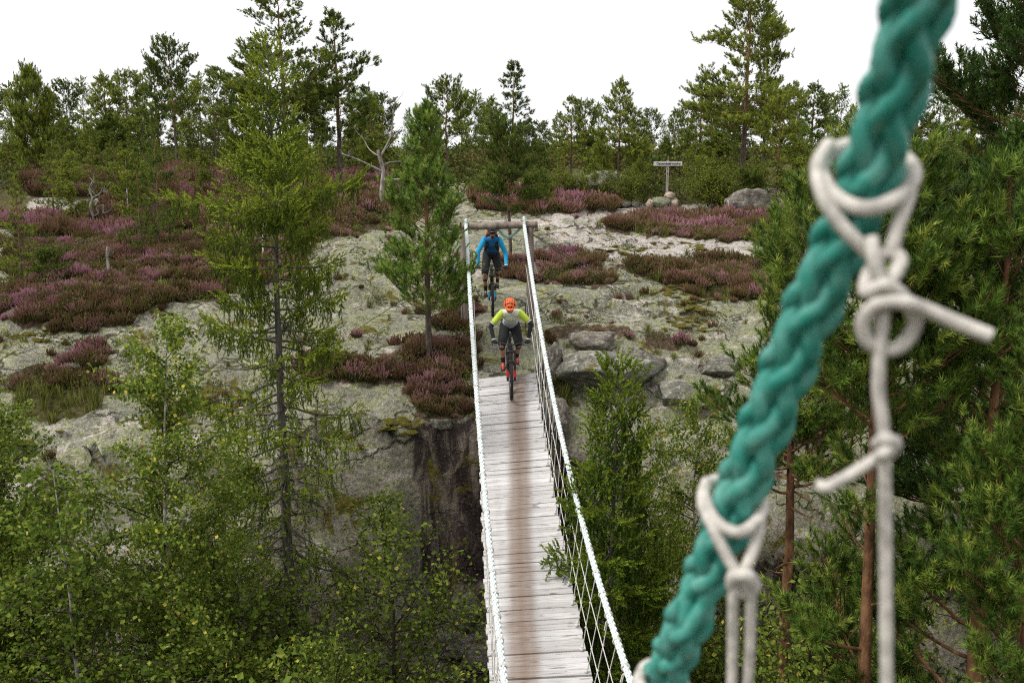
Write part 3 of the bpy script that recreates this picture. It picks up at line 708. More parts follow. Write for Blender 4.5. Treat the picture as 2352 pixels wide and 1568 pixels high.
def pine(seed, name, H=1.0, cb=0.45, W=0.3, nb=34, prof=None, e0=0.1, e1=0.9, tmpl=T_FAR, tuft=0.035, tr=0.016, bend=0.006, dens=1.0, dead=8, m_leaf=None, m_wood=None, bside=4, twig_l=0.36, lean=(0, 0), curl=0.5, tint=(0, 1), topk=True, keep=None):
    """H in metres, W branch length and tuft size in metres; cb: where the crown starts"""
    T = Tree(seed); r = T.r
    if prof is None: prof = lambda t: (1 - t) ** 0.6 * (0.55 + 0.45 * min(1, t * 4))
    P = wander(r, H, 16, bend * H / 4, lean)
    rad = tr * H * (1 - np.linspace(0, 1, 16) ** 1.2 * 0.9); rad[0] *= 1.35
    tube(T.wood, P, rad, 9 if tmpl is T_NEAR else 7, tint=np.clip(np.linspace(-0.1, 1.0, 16), 0, 1))
    az = r.uniform(0, 6.28)
    for i in range(nb):
        tt = (i + r.uniform(0, 1)) / nb
        t = cb + (1 - cb) * tt * 0.985
        az += 2.4 + r.normal(0, 0.35)
        if keep is not None and r.uniform() > keep(tt): continue
        base = at_t(P, t)
        L = W * prof(tt) * r.uniform(0.65, 1.2)
        if L < tuft * 0.8: L = tuft * 0.8
        e = e0 + (e1 - e0) * tt + r.normal(0, 0.16)
        n = 6; pts = [base]; d = np.array([math.cos(az) * math.cos(e), math.sin(az) * math.cos(e), math.sin(e)])
        dirs = [d]
        for k in range(n - 1):
            d = unit(d + np.array([0, 0, curl * 0.16]) + r.normal(0, 0.11, 3)); dirs.append(d); pts.append(pts[-1] + d * L / (n - 1))
        pts = np.array(pts); r0 = max(tr * H * 0.20 * (1 - 0.6 * tt) * min(1, L / W + 0.3), 0.003)
        tube(T.wood, pts, np.linspace(r0, r0 * 0.25, n), bside, cap=False, tint=0.35 + 0.5 * t)
        ns = max(3, int(L / (tuft * 0.62) * dens))
        for q in range(ns):
            s = 0.28 + 0.72 * (q + r.uniform(0, 1)) / ns
            b0 = at_t(pts, s); dd = dirs[min(int(s * (n - 1)), n - 1)]
            side = 1 if q % 2 else -1
            lat = np.cross(dd, [0, 0, 1.0]); lat = unit(lat) * side
            l = L * twig_l * (1.15 - 0.75 * s) * r.uniform(0.6, 1.25) + tuft * 0.5
            td = unit(dd * r.uniform(0.4, 0.9) + lat * r.uniform(0.35, 0.9) + np.array([0, 0, r.uniform(0.0, 0.55)]))
            e_ = b0 + td * l + np.array([0, 0, l * 0.15])
            tube(T.wood, np.array([b0, b0 + td * l * 0.5, e_]), np.array([r0 * 0.3, r0 * 0.22, r0 * 0.12]) + 0.0012, 3, cap=False, tint=0.3)
            nt_ = max(2, int(l / (tuft * 0.45) * dens))
            for u in range(nt_):
                f = 0.25 + 0.75 * (u + 1) / nt_
                p = b0 + (e_ - b0) * f
                T.tuft(p + r.normal(0, tuft * 0.28, 3), unit(td * 0.7 + np.array([0, 0, 0.6]) + r.normal(0, 0.42, 3)), tuft * r.uniform(0.75, 1.2), r.uniform(*tint))
        T.tuft(pts[-1], unit(dirs[-1] + np.array([0, 0, 0.4])), tuft * 1.1, r.uniform(*tint))
    if topk:
        for k in range(5): T.tuft(P[-1] - np.array([0, 0, tuft * 0.6 * k * 0.5]) + r.normal(0, tuft * 0.2, 3), unit(np.array([0, 0, 1.0]) + r.normal(0, 0.35, 3)), tuft * 1.2)
    for k in range(dead):                               # bare dead branches below the crown
        t = r.uniform(0.15, cb + 0.12); base = at_t(P, t); a = r.uniform(0, 6.28); L = W * r.uniform(0.2, 0.6)
        d = np.array([math.cos(a), math.sin(a), r.uniform(-0.35, 0.25)]); pts = [base]
        for q in range(4):
            d = unit(d + r.normal(0, 0.2, 3)); pts.append(pts[-1] + d * L / 4)
        tube(T.wood, pts, np.linspace(tr * H * 0.18, 0.002, 5), 3, cap=False, tint=0.05)
        for q in range(3):
            b0 = at_t(np.array(pts), r.uniform(0.3, 0.95)); dd = unit(d + r.normal(0, 0.6, 3))
            tube(T.wood, [b0, b0 + dd * L * 0.25, b0 + dd * L * 0.4 + r.normal(0, 0.02, 3)], [0.004, 0.003, 0.001], 3, cap=False, tint=0.05)
    return T.finish(name, tmpl, m_wood or M_BARK_PINE, m_leaf or M_PINE_FAR)

def spruce(seed, name, H, cb=0.1, W=1.5, nb=70, tr=0.014, hang=0.35, tmpl=T_SPR, shoot=0.11, step=0.085, prof=None, m_leaf=None, dead=10, thin=None, tip_up=0.5, m_wood=None, cones=0, lean=(0, 0), fill=1.0, gap=0.0):
    T = Tree(seed); r = T.r
    if prof is None: prof = lambda t: (1 - t) ** 0.8 + 0.04
    P = wander(r, H, 20, 0.0035 * H / 4, lean)
    rad = tr * H * (1 - np.linspace(0, 1, 20) ** 0.9 * 0.95); rad[0] *= 1.4
    tube(T.wood, P, rad, 9)
    az = 0.0
    for i in range(nb):
        tt = ((i + r.uniform(0, 1)) / nb) ** 0.92; t = cb + (1 - cb) * tt * 0.99
        base = at_t(P, t); az += 2.4 + r.normal(0, 0.4)
        L = W * prof(tt) * r.uniform(0.5, 1.2); dn = (1.0 if thin is None else thin(tt)) * (0.12 if r.uniform() < gap else 1.0)
        e = -0.32 + 1.15 * tt ** 1.6 + r.normal(0, 0.14)
        n = 7; d = np.array([math.cos(az) * math.cos(e), math.sin(az) * math.cos(e), math.sin(e)]); pts = [base]; dirs = [d]
        for k in range(n - 1):
            d = unit(d + np.array([0, 0, (-0.10 if k < 2 else 0.16 * tip_up)]) + r.normal(0, 0.06, 3)); dirs.append(d); pts.append(pts[-1] + d * L / (n - 1))
        pts = np.array(pts); r0 = tr * H * 0.24 * (1 - 0.5 * tt)
        tube(T.wood, pts, np.linspace(r0, 0.004, n), 4, cap=False)
        ns = max(3, int(L / step * fill))
        for q in range(ns):
            s = 0.18 + 0.82 * (q + r.uniform(0, 1)) / ns
            if r.uniform() > dn * (0.6 + 0.9 * s): continue
            b0 = at_t(pts, s); dd = dirs[min(int(s * (n - 1)), n - 1)]
            lat = unit(np.cross(dd, [0, 0, 1.0])) * (1 if q % 2 else -1)
            # side twig with shoots, plus curtains of hanging twigs
            l = min(L * 0.36, 0.55) * (1.1 - 0.7 * s) * r.uniform(0.6, 1.2) + shoot
            td = unit(dd * 0.7 + lat * r.uniform(0.5, 1.0) + np.array([0, 0, r.uniform(-0.3, 0.35)]))
            e_ = b0 + td * l
            for u in np.arange(shoot * 0.4, l, shoot * 0.62):
                T.tuft(b0 + td * u, unit(td + np.array([0, 0, r.uniform(-0.3, 0.5)]) + r.normal(0, 0.38, 3)), shoot * r.uniform(0.75, 1.15), r.uniform(0.30, 1.0) ** 0.9)
            T.tuft(e_, unit(td + np.array([0, 0, 0.35])), shoot, r.uniform(0.6, 1))
            if hang > 0 and tt < 0.93:
                for k in range(3):
                    hl = hang * r.uniform(0.25, 1.1) * (1 - 0.5 * tt); b1 = at_t(np.array([b0, e_]), r.uniform(0, 1)) ; hd = unit(np.array([0, 0, -1.0]) + r.normal(0, 0.16, 3))
                    for u in np.arange(0.02, hl, shoot * 0.62):
                        T.tuft(b1 + hd * u, unit(hd + r.normal(0, 0.30, 3)), shoot * r.uniform(0.6, 1.0), r.uniform(0.0, 0.62))
        for k in range(3):
            T.tuft(pts[-1] + r.normal(0, 0.02, 3), unit(dirs[-1] + r.normal(0, 0.4, 3) + np.array([0, 0, 0.3])), shoot * 1.1, r.uniform(0.6, 1))
    for k in range(6): T.tuft(P[-1] - np.array([0, 0, 0.1 * k]), unit(np.array([0, 0, 1.0]) + r.normal(0, 0.4, 3)), shoot * 1.2, r.uniform(0.5, 1))
    for k in range(dead):
        t = r.uniform(0.03, cb + 0.35); base = at_t(P, t); a = r.uniform(0, 6.28); L = W * r.uniform(0.25, 0.8); d = np.array([math.cos(a), math.sin(a), r.uniform(-0.4, 0.1)]); pts = [base]
        for q in range(5): d = unit(d + r.normal(0, 0.14, 3) + np.array([0, 0, -0.03])); pts.append(pts[-1] + d * L / 5)
        tube(T.wood, pts, np.linspace(tr * H * 0.16, 0.002, 6), 3, cap=False)
        for q in range(5):
            b0 = at_t(np.array(pts), r.uniform(0.25, 0.98)); dd = unit(d + r.normal(0, 0.55, 3)); tube(T.wood, [b0, b0 + dd * L * 0.18, b0 + dd * L * 0.34 + np.array([0, 0, -0.04])], [0.005, 0.003, 0.001], 3, cap=False)
    return T.finish(name, tmpl, m_wood or M_BARK_GREY, m_leaf or M_SPRUCE)

def birch(seed, name, H, W=1.6, cb=0.2, nb=34, leaf=0.05, per=16, tr=0.010, prof=None, m_leaf=None, m_wood=None, stems=1, droop=0.35, lean=(0, 0), twr=0.006, bend=0.02):
    T = Tree(seed); r = T.r
    if prof is None: prof = lambda t: math.sin(math.pi * min(1, 0.16 + t * 0.86)) ** 0.8
    for sidx in range(stems):
        ln = (lean[0] + r.normal(0, 0.16) * (stems > 1), lean[1] + r.normal(0, 0.16) * (stems > 1))
        P = wander(r, H * (1 if sidx == 0 else r.uniform(0.65, 0.95)), 14, bend * H / 4, ln); h = P[-1, 2]
        rad = tr * H * (1 - np.linspace(0, 1, 14) ** 0.9 * 0.93)
        tube(T.wood, P, rad, 7)
        for i in range(nb):
            tt = (i + r.uniform(0, 1)) / nb; t = cb + (1 - cb) * tt * 0.98; base = at_t(P, t); az = r.uniform(0, 6.28)
            L = W * prof(tt) * r.uniform(0.6, 1.15) + 0.1; e = r.uniform(0.35, 1.0); n = 7
            d = np.array([math.cos(az) * math.cos(e), math.sin(az) * math.cos(e), math.sin(e)]); pts = [base]; dirs = [d]
            for k in range(n - 1):
                d = unit(d + np.array([0, 0, -droop * k / n * 0.55]) + r.normal(0, 0.13, 3)); dirs.append(d); pts.append(pts[-1] + d * L / (n - 1))
            pts = np.array(pts); tube(T.wood, pts, np.linspace(tr * H * 0.28 * (1.1 - tt) + 0.004, 0.0025, n), 4, cap=False, mat=1)
            ns = max(5, int(L / 0.065))
            for q in range(ns):
                s = 0.15 + 0.85 * (q + r.uniform(0, 1)) / ns; b0 = at_t(pts, s); dd = dirs[min(int(s * (n - 1)), n - 1)]
                l = r.uniform(0.15, 0.5) * min(1, L); td = unit(dd * 0.6 + r.normal(0, 0.55, 3)); td2 = unit(td + np.array([0, 0, -droop * 1.2]))
                mid = b0 + td * l * 0.5; e_ = mid + td2 * l * 0.5
                tube(T.wood, [b0, mid, e_], [twr * 0.6, twr * 0.4, 0.001], 3, cap=False, mat=1)
                for u in range(per):
                    f = r.uniform(0.1, 1.05); p = (b0 + (mid - b0) * f * 2) if f < 0.5 else (mid + (e_ - mid) * (f - 0.5) * 2)
                    p = p + r.normal(0, 0.05, 3); T.tuft(p, r.normal(0, 1, 3) + np.array([0, -0.35, 0.7]), leaf * r.uniform(0.65, 1.25), min(1, r.beta(2.0, 2.6)) if r.uniform() > 0.03 else 1.0)
    return T.finish(name, LEAF, [m_wood or M_BARK_BIRCH, M_TWIG], m_leaf or M_BIRCH)

def plant(proto, loc, label, cat, group=None, rz=0.0, s=(1, 1, 1), name=None, tilt=(0, 0)):
    nm, tm_, cm_ = proto
    root = empty(name or nm, loc); root.rotation_euler = (tilt[0], tilt[1], rz); root.scale = s
    tag(root, label, cat, group)
    link('trunk', tm_, root)
    if cm_ is not None: link('crown', cm_, root)
    return root
PH = {}
def plant_px(key, px, py_top, d, label, cat, group=None, wid=1.0, rz=None, py_base=None, name=None, sink=0.1, tilt=(0, 0), lean_px=0):
    """stand a tree so that its top meets a pixel at depth d and its foot is on the ground there"""
    proto, H = PH[key]
    p = unproj(px, py_top, d); x, y = p[0], p[1]
    if py_base is not None:
        q = unproj(px + lean_px, py_base, d); x, y = q[0], q[1]
    z0 = float(height(x, y)) - sink
    h = max(p[2] - z0, 0.4); sz = h / H
    rz = random.uniform(0, 6.28) if rz is None else rz
    return plant(proto, (x, y, z0), label, cat, group, rz, (sz * wid, sz * wid, sz), name, tilt)
random.seed(4)

# ---- prototypes of the hilltop trees (built once, copied)
flat = lambda t: 0.55 + 0.45 * math.sin(math.pi * min(1, t * 1.05)) if t < 0.9 else 0.55
umb = lambda t: (0.75 + 0.25 * math.sin(math.pi * t)) * (1 - 0.55 * t ** 3)
cone = lambda t: (1 - t) ** 0.75 + 0.05
PH['pine_a'] = (pine(21, 'pine_tree', 7.0, 0.42, 1.7, 36, flat, 0.05, 0.8, T_FAR, 0.23, 0.013, 0.012, 1.0, 10), 7.0)
PH['pine_b'] = (pine(22, 'pine_tree', 7.0, 0.30, 1.7, 46, lambda t: (1 - t) ** 0.55 * (0.6 + 0.4 * math.sin(9 * t) ** 2), -0.05, 0.8, T_FAR, 0.23, 0.013, 0.008, 1.0, 10), 7.0)
PH['pine_c'] = (pine(23, 'pine_tree', 6.0, 0.15, 1.75, 56, lambda t: (1 - t) ** 0.7 + 0.06, 0.0, 0.9, T_FAR, 0.23, 0.013, 0.008, 1.05, 6), 6.0)
PH['pine_d'] = (pine(24, 'pine_tree', 8.0, 0.45, 1.9, 34, umb, 0.1, 0.7, T_FAR, 0.23, 0.012, 0.014, 1.0, 12), 8.0)
PH['pine_slim'] = (pine(25, 'pine_tree', 6.0, 0.30, 0.95, 42, cone, 0.1, 0.8, T_FAR, 0.23, 0.010, 0.006, 1.0, 6), 6.0)
PH['pine_tall'] = (pine(26, 'pine_tree', 10.0, 0.28, 3.3, 66, lambda t: (0.72 + 0.28 * math.sin(11 * t)) * (1 - 0.72 * t ** 1.5) * min(1, 0.4 + 2.2 * t), -0.12, 0.55, T_FAR, 0.23, 0.014, 0.006, 1.0, 16), 10.0)
PH['pine_open'] = (pine(27, 'pine_tree', 9.0, 0.36, 2.7, 46, lambda t: (0.7 + 0.3 * math.sin(8 * t)) * (1 - 0.45 * t ** 2), -0.05, 0.6, T_FAR, 0.23, 0.013, 0.010, 1.05, 12), 9.0)
PH['pine_bushy'] = (pine(28, 'pine_tree', 5.0, 0.08, 1.75, 78, lambda t: math.sin(math.pi * min(1, 0.25 + 0.78 * t)) ** 0.7 + 0.05, 0.1, 1.0, T_FAR, 0.23, 0.015, 0.006, 1.15, 4), 5.0)
PH['pine_round'] = (pine(29, 'pine_tree', 3.8, 0.42, 1.35, 46, lambda t: (0.95 - 0.25 * t) if t < 0.85 else 0.55, -0.1, 0.9, T_MID, 0.13, 0.017, 0.016, 1.1, 12), 3.8)
PH['spruce_far'] = (spruce(31, 'spruce_tree', 6.0, 0.05, 1.3, 60, 0.012, 0.22, T_SPR_FAR, 0.24, 0.20, None, M_SPRUCE2, 4), 6.0)
PH['birch_far'] = (birch(32, 'birch_tree', 5.0, 1.3, 0.15, 36, 0.10, 12, 0.010, m_leaf=M_BUSH), 5.0)
PH['bush'] = (birch(33, 'bush', 1.4, 0.75, 0.05, 9, 0.055, 9, 0.010, m_leaf=M_BUSH, m_wood=M_TWIG, stems=5, bend=0.03), 1.4)
PH['bush_b'] = (birch(34, 'bush', 1.0, 0.8, 0.02, 9, 0.05, 9, 0.012, m_leaf=M_BUSH, m_wood=M_TWIG, stems=6, droop=0.1, bend=0.03), 1.0)
PH['sapling_pine'] = (pine(35, 'young_pine', 3.6, 0.10, 0.75, 46, lambda t: (1 - t) ** 0.7 * (0.7 + 0.3 * math.sin(20 * t)) + 0.05, 0.05, 0.9, T_MID, 0.12, 0.010, 0.012, 0.95, 6, M_PINE_FAR), 3.6)
PH['dwarf_pine'] = (pine(36, 'dwarf_pine', 1.1, 0.05, 1.0, 34, lambda t: 1 - 0.4 * t, 0.1, 0.9, T_MID, 0.11, 0.028, 0.03, 1.1, 6, M_PINE_FAR), 1.1)

# ---- the trees that can be told apart on the hill
G1 = 'trees on the hill'
plant_px('pine_bushy', 66, 165, 45, 'dense dark bushy pine standing alone on pale rock ledges', 'pine tree', G1, 0.62, 0.3)
plant_px('pine_a', 392, 116, 56, 'dark crooked pine with small rounded top and long bare trunk', 'pine tree', G1, 0.95, 1.2)
plant_px('pine_slim', 486, 168, 60, 'slim pine with bare orange trunk above purple heather', 'pine tree', G1, 1.2, 2.0)
plant_px('birch_far', 556, 215, 44, 'yellow-green birch behind the tall drooping spruce', 'birch tree', G1, 0.9, 1.0)
plant_px('pine_open', 640, -12, 43, 'tall spreading pine with layered crown rising behind the drooping spruce top', 'pine tree', G1, 1.25, 0.5)
plant_px('pine_b', 766, 42, 44, 'tall pine with orange trunk and ragged crown beside the layered pine', 'pine tree', G1, 1.3, 2.6)
plant_px('pine_c', 850, 225, 52, 'dark leaning-crowned pine behind the bleached dead tree', 'pine tree', G1, 1.1, 0.4)
plant_px('spruce_far', 935, 256, 95, 'small dark spruce seen against the sky in a gap', 'spruce tree', G1, 0.9)
plant_px('pine_d', 1022, 190, 48, 'broad pine with thick dark trunk and dead lower branches above the timber portal', 'pine tree', G1, 1.1, 1.7)
plant_px('pine_slim', 1178, 152, 62, 'thin straight pine with airy pointed top over the bridge', 'pine tree', G1, 1.5, 0.2)
plant_px('pine_round', 1172, 318, 27.5, 'low round-topped pine whose trunk stands right behind the timber portal', 'pine tree', G1, 0.95, 0.9, py_base=600)
plant_px('pine_b', 1312, 230, 45, 'pine with orange lower trunk and rounded crown right of the round-topped pine', 'pine tree', G1, 1.15, 0.9)
plant_px('pine_c', 1424, 194, 43, 'conical full-branched pine left of the wooden signpost', 'pine tree', G1, 1.1, 1.4)
plant_px('pine_tall', 1722, -28, 44, 'very tall pine with tiered branches standing behind the boulder and signpost', 'pine tree', G1, 1.12, 0.0)
plant_px('pine_tall', 1768, 30, 47, 'second tall pine trunk half hidden behind the tiered pine', 'pine tree', G1, 0.75, 2.4)
plant_px('pine_d', 1792, 226, 38, 'smaller pine with crooked orange trunk in front of the tall tiered pine', 'pine tree', G1, 0.95, 2.2)
plant_px('pine_slim', 1612, 180, 60, 'slender pine with bare trunk left of the tall tiered pine', 'pine tree', G1, 1.4, 1.2)
plant_px('pine_a', 1636, 225, 58, 'small flat-topped pine beside the slender one left of the tiered pine', 'pine tree', G1, 0.8, 3.2)
plant_px('pine_tall', 2120, 110, 40, 'tall pine partly hidden by the thick green rope', 'pine tree', G1, 0.9, 3.6)
plant_px('pine_c', 2282, 165, 50, 'pointed dense pine behind the long bare curved branch', 'pine tree', G1, 0.9, 3.0)
plant_px('pine_b', 2010, 210, 55, 'pine rising behind the upper part of the green rope', 'pine tree', G1, 1.1, 1.0)
# skyline trees that only their place tells apart
back = [(-30, 205), (20, 200), (118, 216), (150, 196), (186, 186), (238, 170), (285, 186), (322, 212), (352, 152), (430, 205), (455, 178), (520, 196), (560, 180), (600, 190), (700, 190), (735, 200), (810, 190), (838, 200), (880, 235),
        (965, 262), (990, 235), (1060, 210), (1092, 215), (1128, 230), (1110, 250), (1150, 262), (1215, 262), (1240, 275), (1262, 285), (1285, 262), (1345, 248), (1375, 240), (1465, 262), (1498, 262), (1525, 275), (1552, 262), (1580, 250), (1600, 262),
        (1665, 240), (1700, 220), (1840, 205), (1872, 200), (1905, 225), (1935, 200), (1960, 235), (2070, 210), (2165, 200), (2200, 215), (2240, 232), (2320, 190), (2360, 210)]
kinds = ['pine_a', 'pine_b', 'pine_c', 'pine_d', 'pine_slim', 'spruce_far', 'pine_c', 'pine_b']
for i, (bx, by) in enumerate(back):
    key = kinds[(i * 5 + i // 3) % len(kinds)]; dd = 62 + (i * 37 % 30)
    lab = {'spruce_far': 'small dark spruce in the skyline wood on the hilltop', 'pine_a': 'small flat-topped pine in the skyline wood on the hilltop', 'pine_b': 'small ragged pine in the skyline wood on the hilltop', 'pine_c': 'small conical full-branched pine in the skyline wood on the hilltop', 'pine_d': 'small broad-crowned bare-stemmed pine in the skyline wood on the hilltop', 'pine_slim': 'slim narrow-crowned pine in the skyline wood on the hilltop'}[key]
    plant_px(key, bx, by + random.uniform(-6, 14), dd, lab, 'spruce tree' if key == 'spruce_far' else 'pine tree', 'skyline wood', random.uniform(0.95, 1.4))
# lower trees in front of the skyline wood
mid = [(150, 262), (205, 275), (250, 255), (300, 270), (345, 285), (440, 290), (520, 300), (585, 290), (690, 300), (745, 285), (800, 290), (845, 310), (985, 300), (1070, 300), (1105, 320), (1240, 318), (1275, 322), (1345, 300), (1375, 320), (1480, 310), (1530, 305), (1570, 300),
       (1650, 310), (1690, 300), (1850, 290), (1890, 300), (1930, 290), (1975, 310), (2110, 300), (2170, 290), (2230, 300), (2290, 300), (2340, 310), (20, 290), (110, 300)]
for i, (bx, by) in enumerate(mid):
    key = ['pine_c', 'birch_far', 'pine_bushy', 'pine_c', 'spruce_far'][i % 5]
    lab = {'pine_c': 'low green pine in the thicket below the skyline wood', 'birch_far': 'light green young birch in the thicket below the skyline wood', 'pine_bushy': 'bushy low pine in the thicket below the skyline wood', 'spruce_far': 'low dark spruce in the thicket below the skyline wood'}[key]
    plant_px(key, bx, by + random.uniform(-8, 14), 50 + (i * 23 % 18), lab, {'birch_far': 'birch tree', 'spruce_far': 'spruce tree'}.get(key, 'pine tree'), 'hilltop thicket', random.uniform(0.9, 1.3))
# bushes
bl = [(1620, 400), (1660, 395), (1700, 400), (1600, 415), (1460, 405), (1450, 430), (1380, 420), (1290, 400), (1330, 415), (1625, 435), (1650, 440), (1740, 400), (1860, 420), (1900, 430), (700, 400), (640, 390), (560, 380), (230, 350), (280, 370), (320, 400), (240, 320), (60, 350), (150, 400), (420, 350), (940, 400), (1130, 420), (1230, 430), (2230, 420), (2290, 430), (2140, 430)]
for i, (bx, by) in enumerate(bl):
    g, gd = ground_at(bx, by + 38)
    key = ['bush', 'bush_b'][i % 2]; s = random.uniform(0.8, 1.25)
    where = 'around the large rounded boulder' if bx > 1680 and bx < 2000 else 'in the undergrowth behind the wooden signpost' if bx > 1500 and bx < 1700 else 'between the pines left of the signpost' if bx > 1260 and bx < 1500 else 'on the ground behind the timber portal' if bx > 920 and bx < 1260 else 'behind the drooping spruce' if bx > 400 and bx < 920 else 'behind the green rope' if bx > 2000 else 'below the dense bushy pine on the pale ledges'
    plant(PH[key][0], (g[0], g[1], g[2] - 0.05), ('tall leafy yellow-green bush ' if key == 'bush' else 'low spreading leafy bush ') + where, 'bush', 'hill bushes', random.uniform(0, 6), (s, s, s * random.uniform(0.8, 1.2)))
for i, (bx, bt, dd) in enumerate([(110, 330, 38), (160, 345, 36), (205, 330, 40), (255, 320, 42), (285, 335, 36), (300, 310, 44), (420, 320, 44), (455, 335, 40), (700, 330, 38), (735, 345, 36), (1600, 330, 42), (1640, 345, 40), (1685, 330, 41), (1830, 330, 38), (1880, 345, 36), (1290, 350, 40), (1475, 345, 42), (1930, 340, 36), (2100, 340, 33), (2180, 350, 34)]):
    key = ['sapling_pine', 'birch_far', 'sapling_pine'][i % 3]
    side_ = 'left of the drooping spruce' if bx < 500 else 'behind the drooping spruce' if bx < 900 else 'between bridge and signpost' if bx < 1580 else 'around signpost and boulder' if bx < 1900 else 'behind the green rope'
    plant_px(key, bx, bt + random.uniform(-12, 12), dd, ('young light green birch on the slope ' if key == 'birch_far' else 'young sparse pine on the slope ') + side_, 'birch tree' if key == 'birch_far' else 'young pine', 'young slope trees', random.uniform(0.9, 1.3))
# young pines on the heather slope, left
plant_px('sapling_pine', 322, 345, 28, 'thin young pine on the heather slope, paler of a pair', 'young pine', 'slope pines', 1.0, 0.4, py_base=560)
plant_px('sapling_pine', 366, 255, 30, 'thin tall young pine with sparse top, darker of a pair on the heather', 'young pine', 'slope pines', 0.8, 2.0, py_base=545)
plant_px('sapling_pine', 28, 405, 25, 'small light green pine by the pale rock slab on heather', 'young pine', 'slope pines', 1.15, 1.0)
plant_px('sapling_pine', 130, 300, 40, 'small pine between the bushy dark pine and the skyline wood', 'young pine', 'slope pines', 1.2, 1.7)
for (bx, by, s, lab) in [(118, 640, 0.5, 'tiny bright green pine seedling in the heather'), (1250, 478, 0.75, 'sprawling low pine branch mass beside the purple heather bush'), (1725, 470, 0.95, 'low dwarf pine growing in front of the big boulder'), (1655, 470, 0.6, 'small dwarf pine at the end of the white rock slab')]:
    g, gd = ground_at(bx, by)
    plant(PH['dwarf_pine'][0], (g[0], g[1], g[2] - 0.04), lab, 'dwarf pine', None, random.uniform(0, 6), (s, s, s))

# ---- near trees
# drooping spruce left of the bridge
sp_prof = lambda t: float(np.interp(t, [0, 0.5, 0.62, 0.74, 0.82, 0.88, 0.95, 1.0], [0.85, 0.95, 1.0, 0.85, 0.55, 0.42, 0.30, 0.08])) * (0.78 + 0.22 * math.sin(19 * t))
sp_thin = lambda t: float(np.interp(t, [0, 0.1, 0.3, 0.48, 0.58, 0.7], [0.12, 0.20, 0.16, 0.28, 0.75, 1.1])) + 0.06 * math.sin(23 * t)
def near_xy(px, d, py=800): q = unproj(px, py, d); return q[0], q[1]
x, y = near_xy(655, 16.8, 1100); top = unproj(655, 112, 16.8)[2]; z0 = float(height(x, y)) - 0.15; Hs = top - z0
plant(spruce(51, 'spruce_tree', Hs, 0.12, 1.6, 150, 0.0105, 0.45, T_SPR, 0.15, 0.058, sp_prof, M_SPRUCE, 34, sp_thin, 0.55, gap=0.16), (x, y, z0), 'tall drooping spruce with dense yellow-green top and bare grey lower trunk', 'spruce tree', rz=0.6)
# bright young pine at the left of the timber portal
x, y = near_xy(985, 20.6, 810); top = unproj(975, 262, 20.6)[2]; z0 = float(height(x, y)) - 0.1; Hy = top - z0
plant(pine(52, 'young_pine', Hy, 0.20, 1.08, 72, lambda t: (0.85 + 0.2 * math.sin(17 * t)) * (1 - t ** 1.9) ** 0.75 + 0.05, 0.05, 1.15, T_NEAR, 0.17, 0.0135, 0.006, 1.15, 8, M_PINE_YOUNG, twig_l=0.40, curl=0.9), (x, y, z0), 'bright green full young pine beside the left post of the timber portal', 'young pine', rz=3.3)
# dark little spruce right of the deck
x, y = near_xy(1412, 13.6, 1100); top = unproj(1380, 818, 13.6)[2]; z0 = float(height(x, y)) - 0.15; Hd = top - z0
plant(spruce(53, 'spruce_tree', Hd, 0.18, 1.35, 120, 0.011, 0.40, T_SPR, 0.17, 0.055, lambda t: (1 - t) ** 0.62 * (0.85 + 0.2 * math.sin(13 * t)) + 0.05, M_SPRUCE2, 12, lambda t: 0.9 if t > 0.35 else 0.7, 0.35), (x, y, z0), 'dark green pointed spruce growing up beside the right rope of the bridge', 'spruce tree', rz=2.0)

# birches in the ravine
B1 = birch(61, 'birch_tree', 8.0, 1.6, 0.22, 84, 0.052, 22, 0.0075, droop=0.3, prof=lambda t: min(1.0, 0.55 + 1.2 * t) * (1 - t) ** 0.55 + 0.05)
B2 = birch(62, 'birch_tree', 6.0, 1.4, 0.12, 66, 0.050, 20, 0.0085, droop=0.35, prof=lambda t: min(1.0, 0.6 + 1.2 * t) * (1 - t) ** 0.5 + 0.05)
B3 = birch(63, 'birch_sapling', 3.0, 0.9, 0.05, 40, 0.034, 22, 0.009, m_wood=M_TWIG, stems=2, droop=0.2)
PH['b1'] = (B1, 8.0); PH['b2'] = (B2, 6.0); PH['b3'] = (B3, 3.0)
GB = 'birches in the ravine'
plant_px('b1', 415, 708, 14.6, 'birch with white lower trunk and full leafy crown in front of the lichened rock face', 'birch tree', GB, 0.95, 0.3, py_base=1560)
plant_px('b2', 30, 915, 14.4, 'leafy birch crowding the ravine below the grassy rock ledge', 'birch tree', GB, 1.05, 1.3)
plant_px('b2', 150, 1060, 13.2, 'dense low birch beside the white-trunked birch, in front of the rock face', 'birch tree', GB, 1.15, 2.2)
plant_px('b1', -60, 860, 13.6, 'birch at the far end of the ravine thicket with its crown above the ledge', 'birch tree', GB, 0.9, 4.0)
plant_px('b2', 520, 1030, 15.4, 'birch between the white-trunked birch and the drooping spruce trunk', 'birch tree', GB, 0.95, 5.0)
plant_px('b3', 880, 1290, 14.4, 'bright leafy birch sapling on the ravine floor against the stained cliff', 'birch sapling', GB, 1.2, 0.5)
plant_px('b3', 770, 1310, 13.9, 'birch sapling rooted beside the foot of the drooping spruce', 'birch sapling', GB, 1.2, 1.5)
plant_px('b3', 970, 1370, 14.6, 'small birch sapling growing nearest to the deck below the stained cliff', 'birch sapling', GB, 0.9, 2.7)
plant_px('b3', 640, 1350, 12.4, 'birch sapling in front of the drooping spruce trunk', 'birch sapling', GB, 1.2, 3.7)
plant_px('b2', 1575, 905, 16.0, 'pale green birch behind the dark pointed spruce', 'birch tree', GB, 0.8, 3.3)
plant_px('b2', 1500, 960, 15.2, 'slim birch close behind the dark pointed spruce tip', 'birch tree', GB, 0.55, 0.3)
